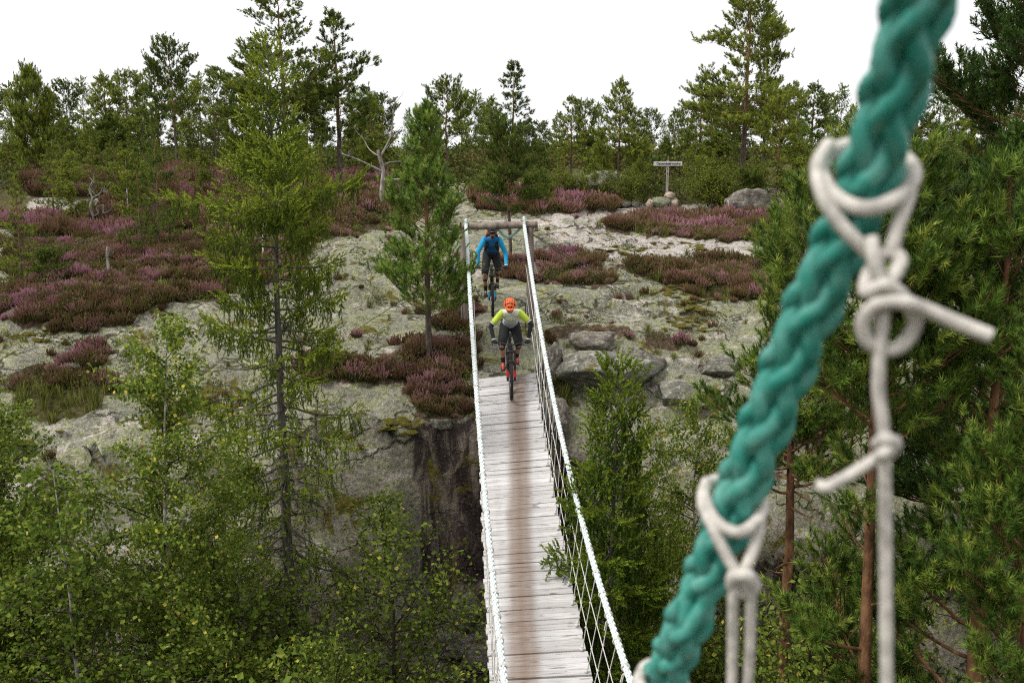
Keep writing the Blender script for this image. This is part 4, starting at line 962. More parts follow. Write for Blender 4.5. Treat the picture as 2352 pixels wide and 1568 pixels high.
plant_px('b3', 1660, 1240, 14.5, 'birch sapling on the rocks between dark spruce and orange-barked pine', 'birch sapling', GB, 1.0, 4.4)
plant_px('b3', 1560, 1330, 13.0, 'leafy sapling at the foot of the dark pointed spruce', 'birch sapling', GB, 1.0, 5.4)

# orange-barked pines at the right, close to the camera
LASTP = {}
def near_copy(px, d, py_top, wid, rz, label):
    pr_, H_ = LASTP[72]; x, y = near_xy(px, d, 1200); top = unproj(px, py_top, d)[2]; z0 = float(height(x, y)) - 0.15; k = (top - z0) / H_
    return plant(pr_, (x, y, z0), label, 'pine tree', 'pines on the right bank', rz, (wid, wid, k))
def near_pine(seed, px, d, py_top, cb, W, nb, label, tuft=0.185, lean=(0, 0), prof=None, e0=-0.05, e1=0.9, tint=(0, 1), tr=0.0115, dens=1.25, dead=14, rz=0.0, pyb=900, tm=T_NEAR, mw=None, keep=None):
    x, y = near_xy(px, d, pyb); top = unproj(px, py_top, d)[2]; z0 = float(height(x, y)) - 0.15; H = top - z0
    pr_ = pine(seed, 'pine_tree', H, cb, W, nb, prof or (lambda t: (1 - t ** 2.2) ** 0.7 * (0.8 + 0.25 * math.sin(11 * t)) + 0.08), e0, e1, tm, tuft, tr, 0.006, dens, dead, M_PINE_NEAR, mw or M_BARK_NEAR, 5, 0.38, lean, 0.7, tint, keep=keep); LASTP[seed] = (pr_, H)
    return plant(pr_, (x, y, z0), label, 'pine tree', 'pines on the right bank', rz)
near_pine(71, 2046, 10.0, 420, 0.50, 1.6, 130, 'orange-barked pine with cone-bearing needle tufts behind the thin hanging rope', prof=lambda t: (0.95 - 0.40 * t ** 2) * (0.75 + 0.3 * math.sin(9 * t + 1)), tint=(0.1, 1), lean=(-0.035, 0), pyb=1564, dead=26, tr=0.0105, keep=lambda t: 0.16 if t < 0.55 else 0.75)
near_pine(72, 2300, 9.2, 400, 0.50, 1.25, 96, 'bushy pine with bright needle candles close beside the orange-barked pine', tint=(0.1, 1), keep=lambda t: 0.55 if t < 0.6 else 0.85)
near_pine(73, 1835, 12.8, 432, 0.66, 0.95, 60, 'slender pine with upright needle candles behind the green rope', tint=(0.1, 1), tr=0.010)
near_pine(74, 2345, 17.5, -60, 0.55, 2.6, 46, 'tall dark pine with orange trunk and long bare curved branch', tuft=0.17, prof=lambda t: 0.55 + 0.4 * math.sin(5 * t), tint=(0, 0.45), tr=0.0125, dead=24, tm=T_MID)
near_pine(75, 2300, 14.5, 318, 0.45, 1.9, 96, 'dense dark pine crown below the long bare curved branch', tuft=0.15, tint=(0, 0.5), tm=T_MID)
near_copy(2390, 8.0, 830, 0.8, 1.4, 'low dense pine at the foot of the bushy pine with bright candles')
# ================================================================== BRIDGE
_near = [unproj(2195, -240, 1.03), unproj(2112, 0, 1.12), unproj(1985, 430, 1.28), unproj(1832, 784, 1.42), unproj(1632, 1300, 1.66), unproj(1527, 1553, 1.86)]
_LT = spline(_near + [np.array(q) for q in ((0.215, 2.9, -2.35), (0.13, 4.6, -3.8), (0.03, 6.4, -4.75), (-0.01, 8.1, -5.03))] + [np.array((-0.07 - 0.0729 * (q - 8.95), q, -5.05 + 0.01984 * (q - 8.1) ** 2)) for q in (9.5, 12, 15, 18, 21.72)], 900)
def XL(Y): return np.interp(Y, _LT[:, 1], _LT[:, 0])
def ZL(Y): return np.interp(Y, _LT[:, 1], _LT[:, 2])
def XR(Y): return np.interp(Y, [0.2, 2.12, 8.95, 21.7], [1.80, 1.60, 1.17, 0.265])
def ZRr(Y): Y = np.asarray(Y, float); return np.where(Y > 8.1, -5.05 + 0.01984 * (Y - 8.1) ** 2, -5.05 + 0.1085 * (8.1 - Y) ** 2)
def ZR(Y, side=1): return ZRr(Y) if side > 0 else ZL(Y)
def ZD(Y): Y = np.asarray(Y, float); return np.where(Y > 8.1, -6.02 + 0.0130 * (Y - 8.1) ** 2, -6.02 + 0.05 * (8.1 - Y) ** 2)
def XD(Y): return -0.108 + 0.0494 * (19.54 - np.asarray(Y, float))
def roll(Y): return np.interp(Y, [8, 11, 19.6], [0.02, 0.035, 0.10])
def deck_pt(Y, u):   # u across, metres from the middle
    x = XD(Y) + u * 0.999; return np.array([x, Y + 0.05 * u, ZD(Y) + roll(Y) * u])

def wood_mat():
    m, t, b = mat_new('weathered_planks')
    p = objpos(t); rnd = t.nodes.new('ShaderNodeObjectInfo').outputs['Random']
    off = t.nodes.new('ShaderNodeCombineXYZ'); t.links.new(math_n(t, 'MULTIPLY', rnd, 37.0), off.inputs[0]); t.links.new(math_n(t, 'MULTIPLY', rnd, 11.0), off.inputs[1])
    ad = t.nodes.new('ShaderNodeVectorMath'); t.links.new(p, ad.inputs[0]); t.links.new(off.outputs[0], ad.inputs[1])
    g = noise(t, mapped(t, ad.outputs[0], (1.6, 26, 26)), 1.6, 5, 0.6, 0.3)
    kn = noise(t, mapped(t, ad.outputs[0], (3.0, 13, 13)), 1.2, 3, 0.5)
    c = ramp(t, g, [(0.28, (0.30, 0.265, 0.25)), (0.45, (0.57, 0.55, 0.53)), (0.62, (0.70, 0.685, 0.67))])
    c = mixc(t, math_n(t, 'MULTIPLY', math_n(t, 'SUBTRACT', rnd, 0.0), 0.55), c, (0.36, 0.335, 0.32))
    blot = ramp(t, kn, [(0.63, (0.0,) * 3), (0.70, (1.0,) * 3)])
    c = mixc(t, math_n(t, 'MULTIPLY', blot, 0.7), c, (0.12, 0.095, 0.085))
    sep = t.nodes.new('ShaderNodeSeparateXYZ'); t.links.new(wpos(t), sep.inputs[0])
    w_ = noise(t, mapped(t, wpos(t), (1, 1.2, 1)), 1.0, 3, 0.5)
    dx = math_n(t, 'ABSOLUTE', math_n(t, 'ADD', math_n(t, 'SUBTRACT', sep.outputs[0], 0.13), math_n(t, 'MULTIPLY', math_n(t, 'SUBTRACT', w_, 0.5), 0.16)))
    tr_ = ramp(t, dx, [(0.0, (1.0,) * 3), (0.10, (0.85,) * 3), (0.26, (0.0,) * 3)], 'EASE')
    tr_ = math_n(t, 'MULTIPLY', tr_, ramp(t, g, [(0.3, (1.0,) * 3), (0.7, (0.82,) * 3)]))
    c = mixc(t, math_n(t, 'MULTIPLY', tr_, 0.93), c, (0.205, 0.138, 0.098))
    t.links.new(c, b.inputs['Base Color']); b.inputs['Roughness'].default_value = 0.85; b.inputs['Specular IOR Level'].default_value = 0.2
    bump(t, b, g, 0.6, 0.006); return m
M_PLANK = wood_mat()
M_LOG = bark_mat('grey_timber', (0.10, 0.08, 0.065), (0.25, 0.205, 0.17), (0.38, 0.33, 0.28), scale=7.0, zs=0.12)
def rope_mat():
    m, t, b = mat_new('green_mooring_rope'); a = attr(t); p = wpos(t)
    f = noise(t, p, 90.0, 3, 0.6)
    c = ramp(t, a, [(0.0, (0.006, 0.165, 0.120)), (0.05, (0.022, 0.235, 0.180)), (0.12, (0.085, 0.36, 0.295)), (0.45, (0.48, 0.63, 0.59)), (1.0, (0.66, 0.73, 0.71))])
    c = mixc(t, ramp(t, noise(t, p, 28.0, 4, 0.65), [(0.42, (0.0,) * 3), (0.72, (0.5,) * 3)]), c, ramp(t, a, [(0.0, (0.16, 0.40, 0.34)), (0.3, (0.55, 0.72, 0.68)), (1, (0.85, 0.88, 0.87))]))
    t.links.new(c, b.inputs['Base Color']); b.inputs['Roughness'].default_value = 0.38; b.inputs['Specular IOR Level'].default_value = 0.5
    bump(t, b, noise(t, mapped(t, p, (1, 1, 1)), 260, 2, 0.5), 0.35, 0.002); return m
M_ROPE = rope_mat()
M_CORD = simple('pale_cord', (0.52, 0.485, 0.435), 0.9, 0, 0.28, 45, 0.5)
M_CORD_FAR = simple('white_cord', (0.62, 0.60, 0.56), 0.85, 0, 0.15, 40)
M_WIRE = simple('dark_steel_cable', (0.06, 0.055, 0.05), 0.6, 0.3)

bridge = empty('suspension_bridge', (float(XD(19.5)), 19.5, float(ZD(19.5))))
bl_off = Vector(bridge.location)
tag(bridge, 'narrow rope suspension bridge with pale plank deck and thick hand ropes over the ravine', 'bridge')
def under(o):
    o.parent = bridge; o.matrix_parent_inverse = Matrix.Translation(-bl_off); return o

# planks: four shared shapes, every plank its own object
plank_me = []
for k in range(4):
    r = np.random.default_rng(200 + k); A = Acc(); box(A, (r.uniform(-0.006, 0.006), 0, 0), (1.2 + r.uniform(-0.02, 0.02), 0.118, 0.036), bev=0.005)
    plank_me.append(A.mesh('plank', M_PLANK))
Yp = 19.62; i = 0; seg_rows = []
rp = random.Random(5)
while Yp > 3.4:
    sl = float((ZD(Yp + 0.05) - ZD(Yp - 0.05)) / 0.1); c = deck_pt(Yp, 0)
    o = link('plank', plank_me[rp.randrange(4)]); under(o)
    ax = Vector((1, 0.05 + rp.uniform(-0.007, 0.007), float(roll(Yp)) + rp.uniform(-0.005, 0.005))).normalized(); fw = Vector((-0.0494, 1, sl)).normalized()
    upv = ax.cross(fw).normalized(); fw = upv.cross(ax)
    M = Matrix((ax, fw, upv)).transposed().to_4x4(); M.translation = Vector(c) + Vector((rp.uniform(-0.016, 0.016), 0, -0.018 + rp.uniform(-0.007, 0.004)))
    wsc = rp.choice([0.82, 1.0, 1.0, 1.12]); o.matrix_basis = M @ Matrix.Diagonal((1, wsc, 1, 1))
    i += 1
    step = 0.118 * wsc + rp.uniform(0.003, 0.008)
    if i % 4 == 0:
        seg_rows.append(Yp - step / 2 / math.sqrt(1 + sl * sl)); step += 0.011
    Yp -= step / math.sqrt(1 + sl * sl)
N_PLANK = i
# bearer ropes under the deck
for u in (-0.5, 0.5):
    A = Acc(); Ys = np.linspace(19.55, 3.2, 60); tube(A, [np.array(deck_pt(y_, u)) + np.array([0, 0, -0.068]) for y_ in Ys], 0.03, 6, tint=0.8)
    under(A.build('bearer_rope', M_ROPE, smooth=True))

# eight-strand plaited hand ropes
def plait(acc, Ys, X, Zf, sides_near=9):
    C = np.stack([X(Ys), Ys, Zf(Ys)], 1)
    s = np.concatenate([[0], np.cumsum(np.linalg.norm(np.diff(C, axis=0), axis=1))])
    T = np.gradient(C, axis=0); T /= np.linalg.norm(T, axis=1, keepdims=True)
    U = np.cross(T, [1.0, 0, 0]); U /= np.linalg.norm(U, axis=1, keepdims=True); W = np.cross(T, U)
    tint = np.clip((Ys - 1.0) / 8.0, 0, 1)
    pitch = 0.42; R0, dl, rs = 0.0225, 0.0068, 0.0135
    cut = int(np.searchsorted(Ys, 2.0)) if sides_near > 5 else 0
    for k in range(8):
        ph = 2 * np.pi * s / pitch
        if k < 4: th = ph + k * np.pi / 2; rr = R0 + dl * np.sin(4 * ph)
        else: th = -ph + (k - 4) * np.pi / 2 + np.pi / 4; rr = R0 - dl * np.sin(4 * ph)
        pts = C + rr[:, None] * (np.cos(th)[:, None] * U + np.sin(th)[:, None] * W)
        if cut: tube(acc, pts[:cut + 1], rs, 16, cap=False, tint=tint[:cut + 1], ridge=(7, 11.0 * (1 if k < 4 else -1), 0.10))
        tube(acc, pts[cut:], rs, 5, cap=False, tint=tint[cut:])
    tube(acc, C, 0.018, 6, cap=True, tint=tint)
def rope_obj(X, name):
    A = Acc()
    if name == 'left':
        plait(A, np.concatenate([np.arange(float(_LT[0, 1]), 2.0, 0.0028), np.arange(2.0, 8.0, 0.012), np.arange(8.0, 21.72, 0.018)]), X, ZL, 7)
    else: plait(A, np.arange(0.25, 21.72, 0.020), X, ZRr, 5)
    o = under(A.build('hand_rope', M_ROPE, smooth=True))
    o['label'] = 'thick plaited green rope bleaching to white towards the timber portal'
    return o
rope_obj(XL, 'left'); rope_obj(XR, 'right')

# hangers: loop round the hand rope, vertical cord, knot on the deck; every deck section
def ring(acc, c, T, R, r, n=14, sides=5, tint=0.5):
    T = T / np.linalg.norm(T); B = basis(T[None])[0]; a = np.linspace(0, 2 * np.pi, n, endpoint=False)
    tube(acc, c + R * (np.cos(a)[:, None] * B[:, 0] + np.sin(a)[:, None] * B[:, 1]), r, sides, closed=True, tint=tint)
def blob(acc, c, s, seed=0, tint=0.5):
    r = np.random.default_rng(seed); V = []; 
    for k, (ph) in enumerate(np.linspace(0, np.pi, 5)):
        for j in range(6): V.append([math.sin(ph) * math.cos(j * 1.047), math.sin(ph) * math.sin(j * 1.047), math.cos(ph)])
    V = np.array(V) * np.asarray(s) * (1 + r.normal(0, 0.08, (30, 1))); F_ = [[k * 6 + j, k * 6 + (j + 1) % 6, (k + 1) * 6 + (j + 1) % 6, (k + 1) * 6 + j] for k in range(4) for j in range(6)]
    acc.add(V + np.asarray(c), F_, tint)
RAIL = (0.30, 0.62)
def hang_pts(side, Yk):
    X = XL if side < 0 else XR
    top = np.array([float(X(Yk)), Yk, float(ZR(Yk, side))]); bot = np.array(deck_pt(Yk, side * 0.555)) + np.array([0, 0, 0.012])
    return top, bot
for n_, Yk in enumerate(seg_rows):
    for side in (-1, 1):
        if side < 0 and Yk < 4.2: continue
        X = XL if side < 0 else XR
        Yk2 = Yk + rp.uniform(-0.03, 0.03); top, bot = hang_pts(side, Yk2)
        T = np.array([float(X(Yk2 + .05) - X(Yk2 - .05)), 0.1, float(ZR(Yk2 + .05, side) - ZR(Yk2 - .05, side))])
        A = Acc(); off = np.array([rp.uniform(-0.012, 0.012), 0, 0])
        mid = [top + (bot - top) * f + off * math.sin(3.14 * f) for f in (0.02, 0.35, 0.7, 1.0)]
        tube(A, mid, 0.0062, 5)
        for f in RAIL: blob(A, top + (bot - top) * (1 - f) + off * 0.8, (0.016, 0.016, 0.02), n_)
        h = under(A.build('hanger', M_CORD_FAR, smooth=True))
        A = Acc(); ring(A, top + np.array([0, 0, -0.006]), T + np.array([0, 0, 0.035 * rp.uniform(0.4, 1.4)]), 0.043, 0.008); ring(A, top + np.array([0, 0, -0.006]), T + np.array([0, 0, -0.02]), 0.043, 0.008)
        if rp.random() < 0.35:
            tube(A, [top + np.array([0, 0, -0.05]), top + np.array([side * -0.03, rp.uniform(-0.03, 0.03), -0.10]), top + np.array([side * -0.05, rp.uniform(-.05, .05), -0.17])], 0.0075, 4)
        lo = A.build('rope_loop', M_CORD_FAR, h, True)
        A = Acc(); kb = np.array(deck_pt(Yk2, side * 0.545)) + np.array([0, 0, 0.02]); blob(A, kb, (0.026, 0.022, 0.024), n_ + 3); blob(A, kb + np.array([0.008, 0.01, 0.03]), (0.018, 0.018, 0.02), n_ + 9)
        A.build('deck_knot', M_CORD_FAR, h, True)
for side in (-1, 1):
    for f in RAIL:
        A = Acc(); Ys = np.concatenate([[21.6], np.array(seg_rows)]); P = []
        for y_ in Ys:
            if y_ < 3.6: continue
            t_, b_ = hang_pts(side, y_); P.append(t_ + (b_ - t_) * (1 - f))
        tube(A, np.array(P), 0.0058, 5); under(A.build('side_cord', M_CORD_FAR, smooth=True))

# hand-tied knots on the near green rope
_yy = np.linspace(float(_LT[0, 1]), 3.2, 900); _pp = proj(XL(_yy), _yy, ZL(_yy))
def rope_depth(py): i_ = int(np.argmin(np.abs(_pp[1] - py))); return float(_pp[2][i_]), float(_pp[0][i_])
def cord_px(acc, pts, dref, r=0.0095, n=60, sides=10, closed=False):
    P = np.array([unproj(a, b_, dref + c_) for a, b_, c_ in pts])
    if closed: P = np.vstack([P, P[:1]])
    S_ = spline(P, n * 3); tube(acc, S_[:-1] if closed else S_, r, 16, closed=closed, ridge=(6, 22.0, 0.13)); return S_
def shift(pts, dx, dy=0): return [(a + dx, b_ + dy, c_) for a, b_, c_ in pts]
d1, rx1 = rope_depth(430); d2, rx2 = rope_depth(1140); d3, rx3 = rope_depth(1545)
s1 = rx1 - 1985; s2 = rx2 - 1700
A = Acc()
cord_px(A, shift([(1882, 395, 0.0), (1925, 455, -0.040), (1995, 478, -0.055), (2070, 448, -0.040), (2100, 395, 0.0), (2060, 350, 0.045), (1985, 330, 0.055), (1915, 345, 0.045)], s1), d1, 0.0095, 60, closed=True)
cord_px(A, shift([(1905, 330, 0.03), (1878, 380, 0.0), (1890, 450, -0.035), (1935, 520, -0.048), (2000, 585, -0.045)], s1), d1, 0.0088, 30)
cord_px(A, shift([(2098, 400, 0.0), (2085, 455, -0.030), (2062, 520, -0.042), (2045, 590, -0.040)], s1), d1, 0.0088, 30)
k1 = under(A.build('tied_loop', M_CORD, smooth=True)); k1['label'] = 'doubled pale cord looped round the thick green rope'
A = Acc()
cord_px(A, shift([(2000, 545, -0.062), (2012, 610, -0.070), (2035, 650, -0.062), (2068, 600, -0.050), (2040, 580, -0.035), (2000, 620, -0.035), (1990, 670, -0.052), (2035, 655, -0.074), (2080, 690, -0.066), (2102, 745, -0.050), (2060, 800, -0.040), (2000, 790, -0.042), (1982, 740, -0.052), (2015, 700, -0.068), (2075, 695, -0.082), (2130, 712, -0.078), (2200, 742, -0.085), (2276, 772, -0.095)], s1), d1, 0.0088, 150)
kn = A.build('knot', M_CORD, k1, True)
A = Acc(); P0 = unproj(2030 + s1, 700, d1 - 0.055); gnd = float(P0[2]) - 3.0
def below(px, py, y0):      # point under the knot on a pixel row, at the same distance along the bridge
    k_ = (CY - py) / FPX; z_ = y0 * (k_ * CP - SP) / (CP + k_ * SP); return unproj(px, py, y0 * CP - z_ * SP)
Q1, Q2 = below(2031 + s1, 1050, P0[1]), below(2037 + s1, 1600, P0[1])
tube(A, spline([P0, P0 + np.array([0.0, 0.0, -0.10]), Q1, Q2, Q2 + (Q2 - Q1) * 3.0], 260), 0.0078, 14, ridge=(6, 22.0, 0.13))
A.build('hanging_cord', M_CORD, k1, True)
A = Acc()
cord_px(A, shift([(2058, 1012, -0.03), (2030, 1040, -0.075), (2012, 1052, -0.060), (1960, 1085, -0.055), (1900, 1118, -0.05), (1880, 1112, -0.04)], s1), d1 - 0.0, 0.007, 40)
cord_px(A, shift([(2015, 1020, -0.04), (2035, 1008, -0.07), (2056, 1022, -0.05), (2035, 1045, -0.035)], s1), d1, 0.008, 30, closed=True)
A.build('frayed_tail', M_CORD, k1, True)
A = Acc()
cord_px(A, shift([(1622, 1135, 0.0), (1650, 1195, -0.040), (1700, 1222, -0.055), (1745, 1195, -0.040), (1758, 1155, 0.0), (1735, 1120, 0.045), (1690, 1100, 0.055), (1640, 1105, 0.040)], s2), d2, 0.0092, 60, closed=True)
cord_px(A, shift([(1630, 1105, 0.03), (1620, 1150, -0.01), (1645, 1215, -0.045), (1680, 1285, -0.055), (1712, 1335, -0.058), (1732, 1365, -0.052)], s2), d2, 0.0090, 40)
cord_px(A, shift([(1757, 1160, 0.0), (1748, 1215, -0.035), (1730, 1280, -0.048), (1708, 1325, -0.050), (1690, 1360, -0.050)], s2), d2, 0.0090, 40)
k2 = under(A.build('tied_loop', M_CORD, smooth=True))
A = Acc(); cord_px(A, shift([(1690, 1325, -0.060), (1720, 1320, -0.075), (1738, 1345, -0.062), (1715, 1360, -0.045), (1690, 1345, -0.050)], s2), d2, 0.0105, 40, closed=True); A.build('knot', M_CORD, k2, True)
for (a, b_, e_) in ((1690, 1352, 0.06), (1732, 1358, -0.03)):
    A = Acc(); P0 = unproj(a + s2, b_, d2 - 0.05); tube(A, spline([P0, P0 + np.array([0.012 if a < 1700 else 0.006, 0.03, -0.22]), P0 + np.array([e_ * 0.5, 0.08, -0.8]), P0 + np.array([e_, 0.1, -2.4])], 220), 0.0078, 14, ridge=(6, 22.0, 0.13)); A.build('hanging_cord', M_CORD, k2, True)
A = Acc(); s3 = rx3 - 1535
cord_px(A, shift([(1472, 1565, 0.0), (1500, 1620, -0.045), (1540, 1640, -0.055), (1572, 1600, -0.02), (1570, 1560, 0.03), (1530, 1525, 0.055), (1490, 1530, 0.045)], s3), d3, 0.0120, 50, closed=True)
k3 = under(A.build('tied_loop', M_CORD, smooth=True))
A = Acc(); P0 = unproj(1530 + s3, 1640, d3 - 0.05); tube(A, spline([P0, P0 + np.array([0, 0.02, -0.4]), P0 + np.array([0, 0.03, -2.2])], 12), 0.011, 8); A.build('hanging_cord', M_CORD, k3, True)

# ------------------------------------------------------------------ timber portal
PY = 21.78
portal = empty('timber_portal', (-0.32, PY, float(height(-0.32, PY)))); tag(portal, 'weathered timber portal of two posts and a log crossbeam carrying the hand ropes', 'portal')
def log(acc, a, b_, r0, r1, seed):
    r = np.random.default_rng(seed); a = np.array(a, float); b_ = np.array(b_, float); n = 18; t = np.linspace(0, 1, n)[:, None]
    P = a + (b_ - a) * t + np.concatenate([r.normal(0, 0.004, (n, 2)), np.zeros((n, 1))], 1) * (1 if abs(a[2] - b_[2]) > 1 else 0)
    tube(acc, P, np.linspace(r0, r1, n) * (1 + 0.05 * np.sin(np.linspace(0, 9, n) + seed)), 14)
def in_portal(o): o.parent = portal; o.matrix_parent_inverse = Matrix.Translation(-Vector(portal.location)); return o
for x0, x1 in ((-1.045, -1.06), (0.415, 0.40)):
    A = Acc(); log(A, (x0, PY, float(height(x0, PY)) - 0.35), (x1, PY, -1.44), 0.085, 0.075, int(abs(x0) * 10)); in_portal(A.build('post', M_LOG, smooth=True))
A = Acc(); log(A, (-1.36, PY - 0.01, -1.435), (0.56, PY - 0.01, -1.375), 0.082, 0.078, 3); in_portal(A.build('crossbeam', M_LOG, smooth=True))
for xx in (0.30, -1.14):      # steel rods beside the posts
    A = Acc(); tube(A, [(xx, PY - 0.10, float(height(xx, PY)) - 0.05), (xx, PY - 0.10, float(height(xx, PY)) + 0.55)], 0.012, 6); in_portal(A.build('steel_rod', M_WIRE))
# rope ends carried over the beam, slack rope and back stays
def simple_rope(pts, n, r=0.034, tint=0.7, nm='back_stay_rope'):
    A = Acc(); S_ = spline(pts, n); L_ = np.concatenate([[0], np.cumsum(np.linalg.norm(np.diff(S_, axis=0), axis=1))])
    T = np.gradient(S_, axis=0); B = basis(T)
    for k in range(3):
        th = L_ / 0.16 * 6.283 + k * 2.094; tube(A, S_ + 0.017 * (np.cos(th)[:, None] * B[:, :, 0] + np.sin(th)[:, None] * B[:, :, 1]), 0.019, 5, tint=tint)
    return under(A.build(nm, M_ROPE, smooth=True))
for side, xx in ((-1, -1.0), (1, 0.265)):
    e = np.array([xx + side * 0.45, 26.0, 0]); e[2] = float(height(e[0], e[1])) + 0.02; zb = -1.375 if side > 0 else -1.42
    simple_rope([(xx, 21.70, float(ZR(21.70))), (xx, PY - 0.05, zb + 0.125), (xx, PY + 0.06, zb + 0.115), (xx + side * 0.02, PY + 0.35, zb - 0.05), (xx + side * 0.22, 23.9, 0.5 * (zb + e[2]) - 0.1), e], 90)
    for q in range(3):
        A = Acc(); ring(A, np.array([xx, PY - 0.015 + 0.0 * q, zb]), np.array([1, 0.1 * q - 0.1, 0]), 0.094 + 0.006 * q, 0.010, 18, 6); under(A.build('lashing', M_CORD_FAR, smooth=True))
simple_rope([(0.20, PY + 0.08, -1.44), (0.02, PY + 0.12, -1.62), (-0.12, PY + 0.14, -1.66), (-0.24, PY + 0.12, -1.56), (-0.34, PY + 0.08, -1.45)], 40, tint=0.35, nm='slack_rope')
simple_rope([(-1.16, PY + 0.1, -1.50), (-1.22, PY + 0.12, -1.72), (-1.17, PY + 0.1, -1.98)], 24, tint=0.8, nm='slack_rope')
# steel guy wires
for a, (gx_, gy_), nm in (((0.47, PY, -1.62), (1490, 704), 'r'), ((0.47, PY, -1.60), (1432, 652), 'r'), ((-1.1, PY, -2.1), (800, 770), 'l')):
    g, gd = ground_at(gx_, gy_); A = Acc(); a = np.array(a); tube(A, [a, (a + g) / 2 - np.array([0, 0, 0.04]), g], 0.008, 5)
    in_portal(A.build('guy_wire', M_WIRE))

# ================================================================== ROCKS
from mathutils import noise as mn
def rock_mat(name, g0, g1, g2, pale):
    m, t, b = mat_new(name); p = objpos(t); f = noise(t, p, 3.5, 6, 0.65); s = noise(t, p, 22, 4, 0.65)
    c = ramp(t, f, [(0.3, g0), (0.5, g1), (0.7, g2)])
    c = mixc(t, ramp(t, noise(t, p, 6, 5, 0.6), [(0.55, (0.0,) * 3), (0.63, (0.85,) * 3)]), c, pale)
    c = mixc(t, math_n(t, 'MULTIPLY', ramp(t, s, [(0.38, (1.0,) * 3), (0.46, (0.0,) * 3)]), 0.7), c, (0.05, 0.045, 0.04))
    c = mixc(t, ramp(t, noise(t, p, 2.3, 5, 0.7), [(0.60, (0.0,) * 3), (0.66, (0.9,) * 3)]), c, (0.13, 0.105, 0.02))
    t.links.new(c, b.inputs['Base Color']); b.inputs['Roughness'].default_value = 0.9; b.inputs['Specular IOR Level'].default_value = 0.2
    bump(t, b, math_n(t, 'ADD', f, math_n(t, 'MULTIPLY', s, 0.5)), 0.9, 0.06); return m
M_ROCK = rock_mat('granite_boulder', (0.09, 0.09, 0.078), (0.21, 0.205, 0.165), (0.33, 0.32, 0.23), (0.50, 0.46, 0.41))
M_ROCK_D = rock_mat('dark_granite_block', (0.09, 0.08, 0.07), (0.19, 0.17, 0.145), (0.30, 0.28, 0.22), (0.48, 0.41, 0.36))
M_STONE = simple('cairn_stone', (0.42, 0.33, 0.26), 0.9, 0, 0.3, 9, 0.5)
M_STONE_G = simple('mossy_cairn_stone', (0.20, 0.20, 0.13), 0.9, 0, 0.5, 9, 0.5)
def rock_mesh(seed, sub=4, ang=0.5, jag=0.34):
    bm = bmesh.new(); bmesh.ops.create_icosphere(bm, subdivisions=sub, radius=1.0)
    rr = random.Random(seed); cuts = [(Vector((rr.gauss(0, 1), rr.gauss(0, 1), rr.gauss(0, 0.8))).normalized(), rr.uniform(0.52, 0.85)) for _ in range(9)]
    o_ = Vector((seed * 3.1, seed * 1.7, 0))
    for v in bm.verts:
        p = v.co.copy()
        for n_, k_ in cuts:
            q = p.dot(n_)
            if q > k_: p -= n_ * (q - k_) * (0.9 * ang + 0.1)
        p *= 1 + jag * 0.5 * mn.noise(p * 1.6 + o_) + jag * 0.28 * mn.noise(p * 4.5 + o_) + jag * 0.12 * mn.noise(p * 11 + o_)
        v.co = p
    me = bpy.data.meshes.new('boulder'); bm.to_mesh(me); bm.free()
    for pl in me.polygons: pl.use_smooth = True
    return me
def boulder(px, py, wpx, hpx, label, seed, m=None, depth_r=0.8, ang=0.9, name='boulder', cat='boulder', rz=None, sink=0.35, d=None, group=None, at=None):
    g, gd = ground_at(px, py) if at is None else (at, 20.0)
    gd = proj(*g)[2]; wm = wpx / FPX * gd / 2; hm = hpx / FPX * gd / 2
    me = rock_mesh(seed, 4 if wpx > 30 else 3, ang); me.materials.append(m or M_ROCK)
    o = link(name, me); o.location = (g[0], g[1] + wm * depth_r * 0.4, g[2] + hm * (1 - sink)); o.scale = (wm * 1.1, wm * depth_r * 1.1, hm * 1.25)
    o.rotation_euler = (0, 0, random.uniform(-0.4, 0.4) if rz is None else rz); tag(o, label, cat, group); return o
boulder(1722, 492, 104, 66, 'large rounded grey boulder behind the dwarf pine', 3, M_ROCK_D, sink=0.45)
boulder(1770, 505, 60, 24, 'flat pale rock beside the large rounded boulder', 4)
boulder(439, 470, 27, 26, 'small pale boulder sitting alone in the heather', 5, sink=0.1)
boulder(178, 352, 92, 42, 'wide grey rock outcrop in front of the skyline wood', 6, M_ROCK)
boulder(1380, 440, 105, 50, 'smooth pale rock mound between the pines left of the signpost', 7, M_ROCK)
boulder(1405, 892, 235, 96, 'big flat-topped granite block beside the right end of the deck', 8, M_ROCK, 0.7, sink=0.25)
boulder(1262, 880, 75, 90, 'upright granite block against the deck end', 9, M_ROCK_D, 0.9, sink=0.25)
boulder(1368, 800, 130, 40, 'dark tilted slab above the big flat-topped block', 10, M_ROCK_D, 0.7, sink=0.3)
boulder(1270, 1000, 90, 90, 'mossy block under the right edge of the deck', 11, M_ROCK_D, 0.9, sink=0.3)
boulder(1560, 930, 120, 60, 'broken pinkish rock below the big flat-topped block', 12, M_ROCK, 0.8, sink=0.4)
boulder(1660, 860, 110, 50, 'low lichened ledge rock near the small pink heather clump', 13, M_ROCK, 0.8, sink=0.45)
boulder(1480, 850, 90, 50, 'angular slab wedged beside the pink heather clump', 14, M_ROCK_D, 0.8, sink=0.35)
boulder(1080, 1440, 90, 80, 'pale pink broken block at the foot of the stained cliff', 15, M_ROCK, 0.8, sink=0.3)
boulder(1050, 1500, 120, 60, 'dark layered block at the foot of the stained cliff', 16, M_ROCK_D, 0.8, sink=0.3)
boulder(1100, 1540, 90, 60, 'small dark block under the deck at the cliff foot', 17, M_ROCK_D, 0.8, sink=0.3)
boulder(1010, 985, 55, 28, 'pale block on the cliff edge beside the deck', 18, M_ROCK, 0.8, sink=0.3)
